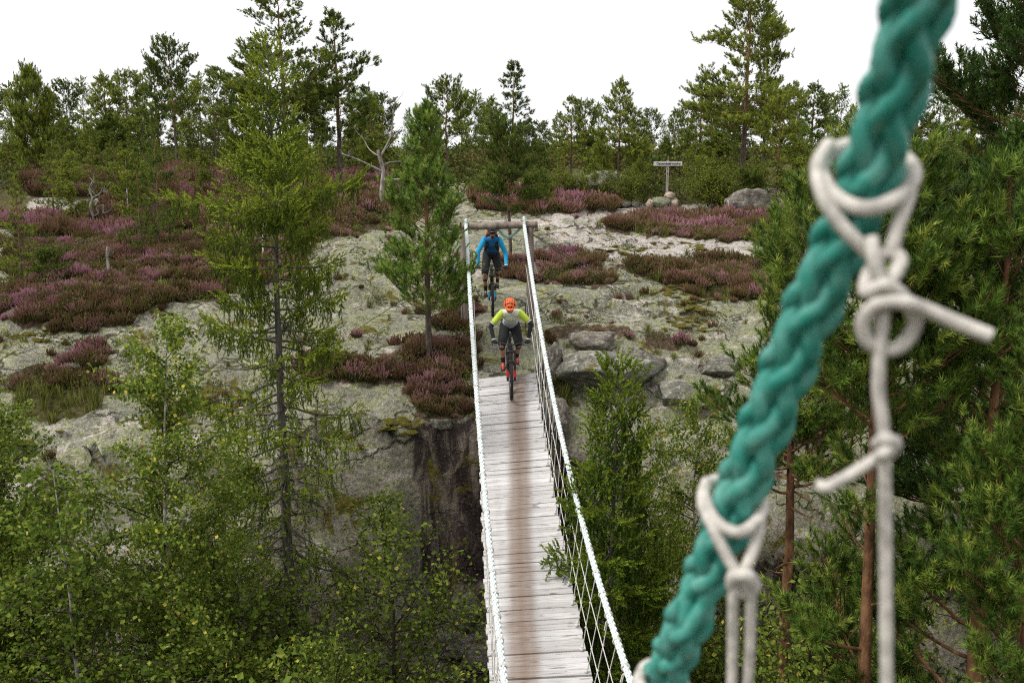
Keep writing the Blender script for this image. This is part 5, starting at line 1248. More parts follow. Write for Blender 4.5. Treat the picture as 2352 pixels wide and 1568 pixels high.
boulder(1875, 1010, 110, 60, 'pinkish white rock on the right bank ledge', 19, M_ROCK, 0.8, sink=0.4)
boulder(1920, 1520, 140, 80, 'mossy rock low on the right bank by the orange pine trunk', 20, M_ROCK_D, 0.8, sink=0.4)
boulder(160, 852, 60, 24, 'small white-veined rock below the pink heather clump', 21, M_ROCK, 0.8, sink=0.35)

# ================================================================== SIGNPOST AND CAIRN
sg, sd = ground_at(1531, 470); K = sd / FPX
M_SIGN = simple('pale_painted_board', (0.52, 0.505, 0.475), 0.7, 0, 0.12, 6)
M_INK = simple('black_lettering', (0.02, 0.02, 0.02), 0.7)
M_POST = bark_mat('grey_sign_post', (0.20, 0.18, 0.16), (0.36, 0.335, 0.31), (0.48, 0.455, 0.43), scale=9, zs=0.15)
sign = empty('signpost', (sg[0], sg[1], sg[2])); tag(sign, 'wooden signpost with pale board reading Osmundsdal-runden beside the cairn', 'signpost')
hP = 99 * K
A = Acc(); box(A, (0, 0, hP / 2 - 0.1), (0.095, 0.07, hP + 0.2)); A.build('post', M_POST, sign)
A = Acc(); bw, bh = 65 * K, 9.5 * K; box(A, (0, -0.05, hP - 6.5 * K), (bw, 0.03, bh), np.array([[1, 0, 0], [0, 1, 0], [0, 0, 1.0]])); bd = A.build('sign_board', M_SIGN, sign)
fc = bpy.data.curves.new('lettering', 'FONT'); fc.body = 'Osmundsdal-runden'; fc.size = bh * 0.80; fc.align_x = 'CENTER'; fc.align_y = 'CENTER'; fc.extrude = 0.002; fc.offset = 0.004
fo = bpy.data.objects.new('lettering', fc); COL.objects.link(fo)
bpy.context.view_layer.update(); dg = bpy.context.evaluated_depsgraph_get()
fm = bpy.data.meshes.new_from_object(fo.evaluated_get(dg)); bpy.data.objects.remove(fo); fm.name = 'lettering'
_c = np.array([v.co for v in fm.vertices]); _w = _c[:, 0].max() - _c[:, 0].min(); sx = bw * 0.84 / _w
fm.materials.clear(); fm.materials.append(M_INK); lt = link('lettering', fm, bd); lt.rotation_euler = (math.pi / 2, 0, 0); lt.location = (0.02 * bw, -0.068, hP - 6.6 * K); lt.scale = (sx, 1, 1)
A = Acc()
for (zz, hh, ww) in ((13.5, 1.6, 1.6), (17.5, 3.6, 2.0), (20.5, 2.2, 2.8), (26.0, 3.0, 1.8), (29.5, 4.0, 2.8)):
    blob(A, (0, -0.036, hP - zz * K), (ww * K * 0.5, 0.004, hh * K * 0.5), int(zz))
A.build('trail_symbol', M_INK, sign)
for (px, py, wpx, hpx, sd_, lab, m, lift) in [(1517, 474, 40, 22, 31, 'broad greenish stone at the base of the signpost', M_STONE_G, 0), (1547, 474, 28, 19, 32, 'pinkish stone at the right of the signpost base', M_STONE, 0), (1537, 471, 25, 14, 33, 'tan stone lying on top of the signpost cairn', M_STONE, 15), (1492, 475, 18, 17, 34, 'small reddish stone standing apart from the signpost cairn', M_STONE, 0), (1437, 475, 32, 14, 35, 'grey stone in the heather between signpost and purple heather', M_ROCK, 0), (1459, 474, 18, 15, 36, 'rounded grey stone next to the flat grey one', M_ROCK, 0)]:
    o = boulder(px, py, wpx, hpx, lab, sd_, m, 0.85, 0.5, 'cairn_stone', 'stone', sink=0.1); o.location.z += lift * K; o.location.y -= 0.12

# ================================================================== DEAD WOOD
def px_tree(segs, d0, name, label, m=M_DEAD):
    """branches given as photo points with depth offsets; thickness in metres"""
    A = Acc()
    for pts, r0, r1 in segs:
        P = spline([unproj(a, b_, d0 + c_) for a, b_, c_ in pts], max(6, len(pts) * 4)); tube(A, P, np.linspace(r0, r1, len(P)), 6)
    P0 = unproj(segs[0][0][0][0], segs[0][0][0][1], d0 + segs[0][0][0][2])
    o = A.mesh(name, m, True); o.transform(Matrix.Translation(-Vector(P0))); ob = link(name, o); ob.location = P0
    tag(ob, label, 'dead tree'); return ob
rr_ = random.Random(8)
def twigs(base, n, sx=1.0):
    out = []
    for (a, b_, c_) in base:
        for k in range(n):
            dx, dy = rr_.uniform(-32, 32) * sx, rr_.uniform(-40, 12)
            out.append(([(a, b_, c_), (a + dx * 0.5 + rr_.uniform(-4, 4), b_ + dy * 0.5, c_ + rr_.uniform(-.2, .2)), (a + dx, b_ + dy, c_ + rr_.uniform(-.4, .4))], 0.012, 0.003))
    return out
g, dd_ = ground_at(878, 490)
px_tree([([(878, 500, 0), (877, 440, 0), (880, 395, 0), (872, 360, 0), (868, 345, 0)], 0.10, 0.06), ([(879, 395, 0), (850, 380, -.2), (820, 366, -.3), (782, 352, -.4)], 0.055, 0.015), ([(870, 365, 0), (885, 340, .1), (897, 312, .2), (903, 270, .2), (906, 232, .1)], 0.05, 0.008),
         ([(874, 362, 0), (850, 345, .2), (838, 325, .3), (830, 310, .3)], 0.03, 0.008), ([(880, 415, 0), (910, 412, -.2), (942, 408, -.3)], 0.045, 0.02), ([(878, 380, 0), (900, 372, .2), (930, 372, .4), (945, 380, .5)], 0.03, 0.006)] +
        twigs([(900, 300, .2), (904, 260, .2), (905, 240, .1), (895, 318, .2), (835, 320, .3), (930, 372, .4), (800, 360, -.3)], 4), dd_, 'dead_tree', 'bleached bare dead tree with crooked limbs left of the bright young pine')
g, dd_ = ground_at(212, 520)
px_tree([([(212, 522, 0), (214, 498, 0), (207, 475, 0), (212, 455, .1), (205, 435, .1), (214, 415, .1)], 0.06, 0.02), ([(214, 498, 0), (226, 490, -.1), (222, 478, -.1), (238, 470, -.1)], 0.04, 0.02), ([(236, 490, -.1), (250, 486, -.1), (258, 475, 0), (256, 460, 0)], 0.035, 0.02), ([(210, 455, .1), (225, 448, .1), (238, 438, .1)], 0.03, 0.01), ([(238, 470, -.1), (238, 490, -.1), (250, 486, -.1)], 0.03, 0.02)] + twigs([(214, 420, .1), (238, 440, .1), (206, 440, .1), (222, 450, .1)], 5, 0.8), dd_, 'dead_tree', 'small twisted dead tree with curled white branches on the heather slope')
g, dd_ = ground_at(250, 648)
px_tree([([(252, 650, 0), (249, 615, 0), (246, 590, 0), (247, 566, 0)], 0.045, 0.03), ([(248, 590, 0), (252, 578, -.05), (253, 570, -.05)], 0.02, 0.008)], dd_, 'dead_stump', 'grey broken stump standing upright in the heather')
g, dd_ = ground_at(604, 600)
px_tree([([(606, 606, 0), (604, 540, 0), (607, 480, 0), (603, 420, 0)], 0.035, 0.015)] + twigs([(604, 450, 0), (606, 500, 0)], 4), dd_, 'dead_birch', 'thin pale birch stem behind the drooping spruce', M_BARK_BIRCH)
A = Acc(); q = unproj(609, 590, dd_ - 0.06); box(A, (0, 0, 0), (0.12, 0.012, 0.22)); o = A.build('trail_marker', M_SIGN); o.location = q; tag(o, 'small white trail marker plate on the thin pale birch stem', 'trail marker')
# ================================================================== BICYCLES
M_RUBBER = simple('tyre_rubber', (0.022, 0.021, 0.020), 0.8, 0, 0.3, 40)
M_BLACK = simple('black_frame_paint', (0.015, 0.015, 0.016), 0.35, 0, 0.2, 8)
M_ALLOY = simple('dark_alloy', (0.05, 0.05, 0.052), 0.4, 0.6, 0.2, 20)
M_STEEL = simple('bright_steel', (0.45, 0.45, 0.45), 0.35, 0.9, 0.1, 20)
M_GOLD = simple('gold_stanchion', (0.45, 0.38, 0.24), 0.3, 0.6, 0.1, 20)
M_RED = simple('red_fork_decal', (0.55, 0.02, 0.02), 0.4, 0, 0.1, 20)
M_BLUE = simple('blue_fork_leg', (0.02, 0.16, 0.36), 0.4, 0, 0.1, 20)
M_LIME = simple('lime_fork_band', (0.45, 0.62, 0.03), 0.4, 0, 0.1, 20)
def wheel_meshes():
    R, r = 0.342, 0.028
    A = Acc(); a = np.linspace(0, 2 * np.pi, 56, endpoint=False); tube(A, np.stack([a * 0, np.cos(a) * R, np.sin(a) * R], 1), r, 12, closed=True)
    for row, off in ((0, -0.020), (1, -0.007), (2, 0.007), (3, 0.020)):
        for k in range(60):
            th = (k + 0.5 * (row % 2)) / 60 * 2 * np.pi; rad = R + math.sqrt(max(r * r - off * off, 0)) + 0.002
            Rm = np.array([[1, 0, 0], [0, -math.sin(th), math.cos(th)], [0, math.cos(th), math.sin(th)]]).T
            box(A, (off, math.cos(th) * rad, math.sin(th) * rad), (0.010, 0.018, 0.008), Rm)
    ty = A.mesh('tyre', M_RUBBER, False)
    A = Acc(); tube(A, np.stack([a * 0, np.cos(a) * 0.311, np.sin(a) * 0.311], 1), 0.014, 8, closed=True); rim = A.mesh('rim', M_BLACK, True)
    A = Acc()
    for k in range(28):
        th = k / 28 * 2 * np.pi; s = 1 if k % 2 else -1; th2 = th + 0.5 * (1 if (k // 2) % 2 else -1)
        tube(A, [(s * 0.028, math.cos(th2) * 0.026, math.sin(th2) * 0.026), (0, math.cos(th) * 0.30, math.sin(th) * 0.30)], 0.0014, 3, cap=False)
    sp = A.mesh('spokes', M_STEEL)
    A = Acc(); tube(A, [(-0.055, 0, 0), (-0.03, 0, 0), (-0.029, 0, 0), (0.029, 0, 0), (0.03, 0, 0), (0.055, 0, 0)], [0.014, 0.014, 0.028, 0.028, 0.014, 0.014], 12)
    hub = A.mesh('hub', M_ALLOY, False)
    A = Acc(); ring(A, np.array([0.042, 0, 0]), np.array([1.0, 0, 0]), 0.082, 0.006, 24, 4); ring(A, np.array([0.042, 0, 0]), np.array([1.0, 0, 0]), 0.05, 0.005, 20, 4)
    for k in range(6):
        th = k * 1.047; tube(A, [(0.042, 0, 0), (0.042, math.cos(th) * 0.08, math.sin(th) * 0.08)], 0.004, 4)
    disc = A.mesh('brake_disc', M_STEEL)
    return ty, rim, sp, hub, disc
WH = wheel_meshes()
def make_bike(M, label, fork_mat, band_mat, stan_mat, crank_rot, steer=0.0):
    b = empty('mountain_bike', mat=M); tag(b, label, 'bicycle', 'mountain bikes')
    def part(nm, acc, m, parent=None, smooth=True): return acc.build(nm, m, parent or b, smooth)
    for nm, y in (('front_wheel', 0.0), ('rear_wheel', -1.18)):
        w_ = link(nm, WH[1], b); w_.location = (0, y, 0.37)
        for m_, n_ in ((WH[0], 'tyre'), (WH[2], 'spokes'), (WH[3], 'hub'), (WH[4], 'brake_disc')): link(n_, m_, w_)
    BB = np.array([0, -0.76, 0.335]); HT = np.array([0, -0.285, 0.985]); HB = np.array([0, -0.235, 0.875]); ST = np.array([0, -0.93, 0.74]); RA = np.array([0, -1.18, 0.37])
    A = Acc()
    tube(A, [HB + np.array([0, -0.01, 0.03]), (HB + BB) / 2 + np.array([0, 0.03, -0.02]), BB], [0.034, 0.036, 0.036], 10); tube(A, [HT, (HT + ST) / 2 + np.array([0, 0, -0.015]), ST + np.array([0, 0.05, -0.12])], [0.026, 0.023, 0.022], 10)
    tube(A, [BB, ST], 0.021, 10); tube(A, [HT + np.array([0, -0.004, 0.01]), HB], 0.029, 12)
    for s in (-1, 1):
        tube(A, [BB + np.array([s * 0.035, 0, 0]), (BB + RA) / 2 + np.array([s * 0.062, 0, 0]), RA + np.array([s * 0.066, 0, 0])], 0.013, 8); tube(A, [RA + np.array([s * 0.066, 0, 0]), (RA + ST) / 2 + np.array([s * 0.052, 0.02, 0.03]), ST + np.array([s * 0.03, 0.06, -0.14])], 0.011, 8)
    tube(A, [(0, -0.60, 0.66), (0, -0.78, 0.56)], 0.026, 10)
    part('frame', A, M_BLACK)
    A = Acc()
    for s in (-1, 1): tube(A, [(s * 0.068, -0.145, 0.66), (s * 0.068, -0.232, 0.87)], 0.0175, 10)
    part('fork_stanchions', A, stan_mat)
    A = Acc(); tube(A, [(-0.085, -0.233, 0.872), (-0.03, -0.235, 0.885), (0.03, -0.235, 0.885), (0.085, -0.233, 0.872)], [0.028, 0.032, 0.032, 0.028], 10); part('fork_crown', A, M_BLACK)
    for s in (-1, 1):
        A = Acc(); tube(A, [(s * 0.068, 0.0, 0.365), (s * 0.069, -0.03, 0.43), (s * 0.069, -0.145, 0.67)], [0.021, 0.024, 0.026], 10); f = part('fork_leg', A, fork_mat if band_mat is not M_RED else M_BLACK)
        A = Acc(); tube(A, [(s * 0.0695, -0.032, 0.435), (s * 0.0695, -0.088, 0.552)], 0.0275, 10); part('fork_decal', A, band_mat if band_mat is M_RED else M_BLUE, f)
        if band_mat is not M_RED:
            A = Acc(); tube(A, [(s * 0.0695, -0.090, 0.556), (s * 0.0695, -0.098, 0.572)], 0.0285, 10); part('fork_band', A, band_mat, f)
    A = Acc(); tube(A, spline([(-0.075, -0.11, 0.62), (-0.06, -0.06, 0.745), (0, -0.045, 0.765), (0.06, -0.06, 0.745), (0.075, -0.11, 0.62)], 14), 0.013, 7); part('fork_arch', A, M_BLACK)
    A = Acc(); tube(A, [HT + np.array([0, -0.006, 0.0]), HT + np.array([0, -0.015, 0.045])], 0.024, 10); tube(A, [HT + np.array([0, -0.012, 0.03]), (0, -0.225, 1.03)], [0.022, 0.024], 8); part('stem', A, M_ALLOY)
    A = Acc(); tube(A, spline([(-0.385, -0.285, 1.062), (-0.20, -0.262, 1.055), (-0.07, -0.226, 1.034), (0, -0.222, 1.03), (0.07, -0.226, 1.034), (0.20, -0.262, 1.055), (0.385, -0.285, 1.062)], 26), np.concatenate([np.linspace(0.0115, 0.0115, 9), np.linspace(0.015, 0.0158, 8), np.linspace(0.0115, 0.0115, 9)]), 8); hb = part('handlebar', A, M_ALLOY)
    for s in (-1, 1):
        A = Acc(); tube(A, [(s * 0.255, -0.269, 1.057), (s * 0.388, -0.2855, 1.0625)], 0.0165, 10); part('grip', A, M_RUBBER, hb)
        A = Acc(); tube(A, [(s * 0.22, -0.262, 1.055), (s * 0.20, -0.235, 1.04), (s * 0.25, -0.21, 1.025), (s * 0.33, -0.215, 1.02)], [0.013, 0.013, 0.007, 0.005], 6); part('brake_lever', A, M_ALLOY, hb)
        A = Acc(); tube(A, spline([(s * 0.20, -0.235, 1.045), (s * 0.16, -0.13, 1.06), (s * 0.10, -0.10, 0.98), (s * 0.055, -0.16, 0.90)], 16), 0.0028, 5); part('brake_hose', A, M_BLACK)
    A = Acc(); tube(A, [ST + np.array([0, 0, -0.05]), (0, -0.965, 0.84)], 0.0155, 8); part('seat_post', A, M_ALLOY)
    A = Acc(); pr = [(-1.09, 0.070, 0.030), (-1.05, 0.072, 0.034), (-0.98, 0.050, 0.03), (-0.90, 0.026, 0.024), (-0.82, 0.018, 0.018)]; V = []
    for (y, w_, h_) in pr:
        for k in range(10): th = k / 10 * 6.283; V.append((w_ * math.cos(th), y, 0.865 + h_ * math.sin(th) + 0.01 * (y < -1.04)))
    A.add(V, [[i * 10 + k, i * 10 + (k + 1) % 10, (i + 1) * 10 + (k + 1) % 10, (i + 1) * 10 + k] for i in range(4) for k in range(10)]); A.add(V[:10], [list(range(0, 10))][0:0] or [[0, 1, 2], [0, 2, 3], [0, 3, 4], [0, 4, 5], [0, 5, 6], [0, 6, 7], [0, 7, 8], [0, 8, 9]]); part('saddle', A, M_RUBBER)
    A = Acc(); ring(A, BB + np.array([0.045, 0, 0]), np.array([1.0, 0, 0]), 0.062, 0.006, 26, 5); tube(A, [BB + np.array([-0.06, 0, 0]), BB + np.array([0.06, 0, 0])], 0.02, 10); part('chainring', A, M_ALLOY)
    for s in (-1, 1):
        cd = np.array([0, math.cos(crank_rot), math.sin(crank_rot)]) * (1 if s > 0 else -1); e = BB + cd * 0.17 + np.array([s * 0.075, 0, 0])
        A = Acc(); tube(A, [BB + np.array([s * 0.06, 0, 0]), e], [0.015, 0.012], 7); cr = part('crank', A, M_ALLOY)
        A = Acc(); box(A, e + np.array([s * 0.06, 0, 0]), (0.10, 0.095, 0.018), bev=0.004); part('pedal', A, M_ALLOY, cr, False)
    return b

# ================================================================== RIDERS
def ellip(acc, c, r, R=None, n=12, m=8):
    V = []
    for i in range(m + 1):
        ph = math.pi * i / m
        for j in range(n): th = 2 * math.pi * j / n; V.append((r[0] * math.sin(ph) * math.cos(th), r[1] * math.sin(ph) * math.sin(th), r[2] * math.cos(ph)))
    V = np.array(V)
    if R is not None: V = V @ np.asarray(R).T
    acc.add(V + np.asarray(c), [[i * n + j, (i + 1) * n + j, (i + 1) * n + (j + 1) % n, i * n + (j + 1) % n] for i in range(m) for j in range(n)])
def capsule(acc, p0, r0, p1, r1, n=12):
    p0 = np.asarray(p0, float); p1 = np.asarray(p1, float); d = unit(p1 - p0); P, Rr = [], []
    for a in np.linspace(-1.5, 0, 5): P.append(p0 + d * r0 * math.sin(a)); Rr.append(max(r0 * math.cos(a), 0.0015))
    for a in np.linspace(0, 1.5, 5): P.append(p1 + d * r1 * math.sin(a)); Rr.append(max(r1 * math.cos(a), 0.0015))
    tube(acc, P, Rr, n)
def fuse(name, prims, voxel, m, parent=None, smooth_it=4):
    A = Acc()
    for p in prims:
        if p[0] == 'c': capsule(A, *p[1:])
        else: ellip(A, *p[1:])
    o = link(name + '_tmp', A.mesh('tmp', m)); md = o.modifiers.new('r', 'REMESH'); md.mode = 'VOXEL'; md.voxel_size = voxel
    sm = o.modifiers.new('s', 'SMOOTH'); sm.iterations = smooth_it; sm.factor = 0.5
    bpy.context.view_layer.update()
    me = bpy.data.meshes.new_from_object(o.evaluated_get(bpy.context.evaluated_depsgraph_get())); bpy.data.objects.remove(o)
    me.name = name; me.materials.clear()
    for q in (m if isinstance(m, list) else [m]): me.materials.append(q)
    for p in me.polygons: p.use_smooth = True
    return link(name, me, parent)
M_SKIN = simple('skin', (0.42, 0.22, 0.14), 0.55, 0, 0.12, 15)
M_BLKCLOTH = simple('black_cloth', (0.014, 0.014, 0.016), 0.9, 0, 0.35, 30, 0.4)
M_HAIR = simple('dark_hair', (0.03, 0.02, 0.015), 0.8, 0, 0.3, 60)
M_ORANGE = simple('orange_helmet', (0.75, 0.14, 0.03), 0.35, 0, 0.08, 10)
M_BLKHELM = simple('black_helmet', (0.02, 0.022, 0.024), 0.3, 0, 0.2, 10)
M_SHOE_RED = simple('red_shoe', (0.45, 0.04, 0.03), 0.6, 0, 0.5, 22)
M_SHOE_BLK = simple('black_shoe', (0.02, 0.02, 0.022), 0.6, 0, 0.3, 22)
M_SLEEVE_LIME = simple('lime_sleeve', (0.50, 0.64, 0.06), 0.85, 0, 0.15, 8)
M_SLEEVE_BLUE = simple('cyan_sleeve', (0.015, 0.33, 0.62), 0.85, 0, 0.15, 8)
M_PACK = simple('black_pack', (0.012, 0.012, 0.015), 0.8, 0, 0.3, 14)
M_PACK_RED = simple('red_pack', (0.45, 0.03, 0.03), 0.8, 0, 0.2, 14)
M_LENS = simple('green_lens', (0.03, 0.07, 0.06), 0.12, 0, 0.3, 6)
M_WATCH = simple('pale_watch', (0.6, 0.6, 0.6), 0.5)
def grad_cloth(name, z0, z1, lo, hi):
    m, t, b = mat_new(name); p = objpos(t); sep = t.nodes.new('ShaderNodeSeparateXYZ'); t.links.new(p, sep.inputs[0])
    f = math_n(t, 'ADD', math_n(t, 'DIVIDE', math_n(t, 'SUBTRACT', sep.outputs[2], z0), z1 - z0), math_n(t, 'MULTIPLY', math_n(t, 'SUBTRACT', noise(t, p, 7, 3), 0.5), 0.3), True)
    t.links.new(ramp(t, f, [(0.05, lo), (0.55, hi), (1.0, hi)]), b.inputs['Base Color']); b.inputs['Roughness'].default_value = 0.9
    bump(t, b, noise(t, p, 14, 3, 0.6, 1.0), 0.5, 0.03); return m
M_JERSEY1 = grad_cloth('white_to_grey_jersey', 1.18, 1.56, (0.36, 0.42, 0.48), (0.78, 0.80, 0.66))
M_JERSEY2 = grad_cloth('blue_jersey', 1.15, 1.62, (0.012, 0.10, 0.27), (0.012, 0.15, 0.36))

def make_helmet(parent, c, R, m, visor=True, sc=1.0):
    rx, ry, rz = 0.108 * sc, 0.135 * sc, 0.112 * sc; nu, nv = 42, 16; V = []
    for i in range(nv + 1):
        ph = (i / nv) * 1.72
        for j in range(nu):
            th = 2 * math.pi * j / nu; cut = 1.0
            zf = math.cos(ph) * rz
            V.append((rx * math.sin(ph) * math.sin(th), ry * math.sin(ph) * math.cos(th), zf))
    keep = []
    for i in range(nv):
        for j in range(nu):
            a = 2 * math.pi * (j + 0.5) / nu; p = (i + 0.5) / nv * 1.72
            x = rx * math.sin(p) * math.sin(a); y = ry * math.sin(p) * math.cos(a)
            lane = abs(((x / rx) * 3.4 + 100.5) % 1.0 - 0.5)            # lengthwise vents
            seg_ = (y / ry * 2.1 + 100.25 + (0.25 if int(math.floor((x / rx) * 3.4 + 100.5)) % 2 else 0)) % 1.0
            vent = lane > 0.20 and 0.18 < seg_ < 0.82 and 0.18 < p < 1.30
            if not vent: keep.append([i * nu + j, (i + 1) * nu + j, (i + 1) * nu + (j + 1) % nu, i * nu + (j + 1) % nu])
    A = Acc(); A.add(np.array(V) @ R.T + c, keep); o = A.build('helmet', m, parent, True)
    so = o.modifiers.new('shell', 'SOLIDIFY'); so.thickness = 0.014; so.offset = -1
    A = Acc(); ellip(A, c + R @ np.array([0, 0, -0.004]), (rx * 0.90, ry * 0.91, rz * 0.90), R, 18, 12); A.build('helmet_liner', M_BLKCLOTH, o, True)
    if visor:
        A = Acc(); P = []
        for k in range(9):
            th = (k - 4) / 4 * 0.95
            for (ex, dz) in ((0.0, 0.028), (0.055, 0.020)):
                P.append((math.sin(th) * (rx + 0.004), math.cos(th) * (ry + 0.002) + ex * math.cos(th * 0.8), dz - 0.012 * abs(math.sin(th))))
        A.add(np.array(P) @ R.T + c, [[2 * k, 2 * k + 1, 2 * k + 3, 2 * k + 2] for k in range(8)]); v = A.build('visor', m, o, True); sv = v.modifiers.new('t', 'SOLIDIFY'); sv.thickness = 0.006
    return o

def make_rider(M, label, J, kind, head_pitch):
    """J: joints in the bicycle's frame (y forward, z up, +x the rider's right)"""
    g = lambda k, s=1: np.array(J[k], float) * np.array([s, 1, 1])
    pel, chest, neck, head = g('pelvis'), g('chest'), g('neck'), g('head')
    ca, sa = math.cos(head_pitch), math.sin(head_pitch)
    RH = np.array([[1, 0, 0], [0, ca, sa], [0, -sa, ca]])      # nods forward
    sp_d = unit(neck - pel); lat = np.array([1.0, 0, 0]); RT = np.stack([lat, np.cross(sp_d, lat), sp_d], 1)
    sh = {s: g('shoulder', s) for s in (-1, 1)}; el = {s: g('elbow', s) + np.array(J.get('asym', (0, 0, 0))) * s for s in (-1, 1)}; hd = {s: g('hand', s) for s in (-1, 1)}; hp = {s: pel + np.array([s * 0.095, 0.01, -0.03]) for s in (-1, 1)}
    kn_ = {1: np.array(J['knee_r']), -1: np.array(J['knee_l'])}; an = {1: np.array(J['ankle_r']), -1: np.array(J['ankle_l'])}
    H = lambda v: head + RH @ np.array(v)
    prims = [('e', head, (0.072, 0.092, 0.105), RH), ('e', H((0, 0.035, -0.065)), (0.052, 0.055, 0.055), RH), ('c', H((0, 0.088, 0.01)), 0.010, H((0, 0.108, -0.028)), 0.015), ('c', H((-0.03, 0.083, 0.022)), 0.012, H((0.03, 0.083, 0.022)), 0.012),
             ('e', H((0.074, -0.01, -0.01)), (0.012, 0.022, 0.032), RH), ('e', H((-0.074, -0.01, -0.01)), (0.012, 0.022, 0.032), RH), ('e', H((0, 0.083, -0.066)), (0.024, 0.014, 0.009), RH),
             ('c', neck - sp_d * 0.04, 0.055, H((0, -0.025, -0.06)), 0.052), ('e', pel, (0.15, 0.11, 0.12), RT), ('e', (pel + chest) / 2, (0.135, 0.095, 0.15), RT), ('e', chest, (0.155, 0.105, 0.16), RT)]
    for s in (-1, 1):
        prims += [('c', sh[s] * np.array([0.9, 1, 1]), 0.052, el[s], 0.040), ('c', el[s], 0.040, hd[s] + np.array([0, -0.045, 0.02]), 0.028), ('c', hp[s], 0.085, kn_[s], 0.058), ('c', kn_[s], 0.056, kn_[s] + (an[s] - kn_[s]) * 0.4, 0.055), ('c', kn_[s] + (an[s] - kn_[s]) * 0.4, 0.054, an[s], 0.036), ('c', an[s], 0.036, an[s] + np.array([0, 0.10, -0.06]), 0.034)]
        prims += [('e', hd[s] + np.array([0, -0.012, 0.012]), (0.042, 0.04, 0.022))]
    p = fuse('person', prims, 0.0135, M_SKIN, None, 3); p.matrix_world = M; tag(p, label, 'person', 'riders')
    # eyes and brows, mouth
    for s in (-1, 1):
        A = Acc(); ellip(A, H((s * 0.030, 0.084, 0.003)), (0.011, 0.007, 0.006), RH, 8, 6); A.build('eye', M_HAIR, p, True)
    A = Acc(); tube(A, [H((-0.022, 0.094, -0.066)), H((0, 0.100, -0.064)), H((0.022, 0.094, -0.066))], 0.004, 6); A.build('mouth', M_SHOE_RED, p, True)
    A = Acc(); ellip(A, H((0, -0.022, 0.012)), (0.079, 0.083, 0.102), RH, 14, 10); A.build('hair', M_HAIR, p, True)
    # gloves with separate fingers closed round the grips
    for s in (-1, 1):
        c = hd[s]; pr = [('e', c + np.array([0, -0.014, 0.024]), (0.044, 0.040, 0.020)), ('c', c + np.array([0, -0.03, 0.02]), 0.030, el[s] + (c - el[s]) * 0.80, 0.034)]
        for k, (fx, ln) in enumerate(((-0.034, 0.9), (-0.011, 1.05), (0.012, 1.0), (0.034, 0.85))):
            fx = fx * -s; q0 = c + np.array([fx, 0.016, 0.030]); q1 = c + np.array([fx, 0.016 + 0.026 * ln, 0.012]); q2 = c + np.array([fx, 0.014 + 0.022 * ln, -0.014]); q3 = c + np.array([fx, 0.004, -0.027])
            if k == 0: q1 = c + np.array([fx, 0.050, 0.018]); q2 = c + np.array([fx * 1.02, 0.078, -0.004]); q3 = c + np.array([fx * 1.02, 0.074, -0.030])
            pr += [('c', q0, 0.0105, q1, 0.0100), ('c', q1, 0.0098, q2, 0.0092), ('c', q2, 0.0090, q3, 0.0084)]
        tx = -s * 0.040; pr += [('c', c + np.array([tx * 0.8, -0.018, 0.012]), 0.0125, c + np.array([tx * 1.25, -0.010, -0.012]), 0.0105), ('c', c + np.array([tx * 1.25, -0.010, -0.012]), 0.0102, c + np.array([tx * 1.15, 0.012, -0.026]), 0.009)]
        fuse('glove', pr, 0.0055, M_BLKCLOTH, p, 1)
    # clothes
    tor = [('e', pel + sp_d * 0.05, (0.162, 0.125, 0.11), RT), ('e', (pel + chest) / 2, (0.150, 0.118, 0.16), RT), ('e', chest, (0.172, 0.128, 0.165), RT), ('c', sh[-1] * np.array([0.8, 1, 1]), 0.075, sh[1] * np.array([0.8, 1, 1]), 0.075), ('c', neck - sp_d * 0.10, 0.085, neck - sp_d * 0.03, 0.062)]
    fuse('jersey', tor, 0.014, M_JERSEY1 if kind == 1 else M_JERSEY2, p, 5)
    for s in (-1, 1):
        if kind == 1:
            m_ = sh[s] + (el[s] - sh[s]) * 0.62
            fuse('sleeve', [('c', sh[s] * np.array([0.86, 1, 1]), 0.074, m_, 0.062)], 0.010, M_SLEEVE_LIME, p, 3)
            A = Acc(); dS = unit(el[s] - sh[s]); tube(A, [m_ + dS * 0.042, m_ + dS * 0.062], [0.066, 0.062], 14); A.build('sleeve_cuff', M_WATCH, p, True)
            fuse('arm_warmer', [('c', m_, 0.050, el[s], 0.046), ('c', el[s], 0.046, el[s] + (hd[s] - el[s]) * 0.86, 0.034)], 0.009, M_BLKCLOTH, p, 3)
        else:
            fuse('sleeve', [('c', sh[s] * np.array([0.88, 1, 1]), 0.070, el[s], 0.053), ('c', el[s], 0.052, el[s] + (hd[s] - el[s]) * 0.82, 0.038)], 0.009, M_SLEEVE_BLUE, p, 3)
        e_ = el[s] + (hd[s] - el[s]) * 0.84; dA = unit(hd[s] - el[s])
        if kind == 1 or s < 0:
            A = Acc(); tube(A, [e_ - dA * 0.012, e_ + dA * 0.012], 0.041, 12); A.build('wristband', M_WATCH, p, True)
        # shorts leg, knee cover, sock, shoe
        fuse('sock', [('c', kn_[s] + (an[s] - kn_[s]) * 0.72, 0.046, an[s] + np.array([0, 0.01, -0.03]), 0.043)], 0.009, M_BLKCLOTH, p, 2)
        a = an[s]; fuse('shoe', [('c', a + np.array([0, -0.045, -0.055]), 0.038, a + np.array([0, 0.06, -0.062]), 0.042), ('c', a + np.array([0, 0.06, -0.066]), 0.044, a + np.array([0, 0.165, -0.078]), 0.032), ('c', a + np.array([0, 0.0, -0.01]), 0.045, a + np.array([0, 0.07, -0.05]), 0.040)], 0.008, M_SHOE_RED if kind == 1 else M_SHOE_BLK, p, 2)
        A = Acc(); box(A, a + np.array([0, 0.055, -0.108]), (0.085, 0.275, 0.022), bev=0.006); A.build('shoe_sole', M_RUBBER, p)
    sh_pr = [('e', pel + np.array([0, 0.0, -0.02]), (0.168, 0.135, 0.125), RT)]
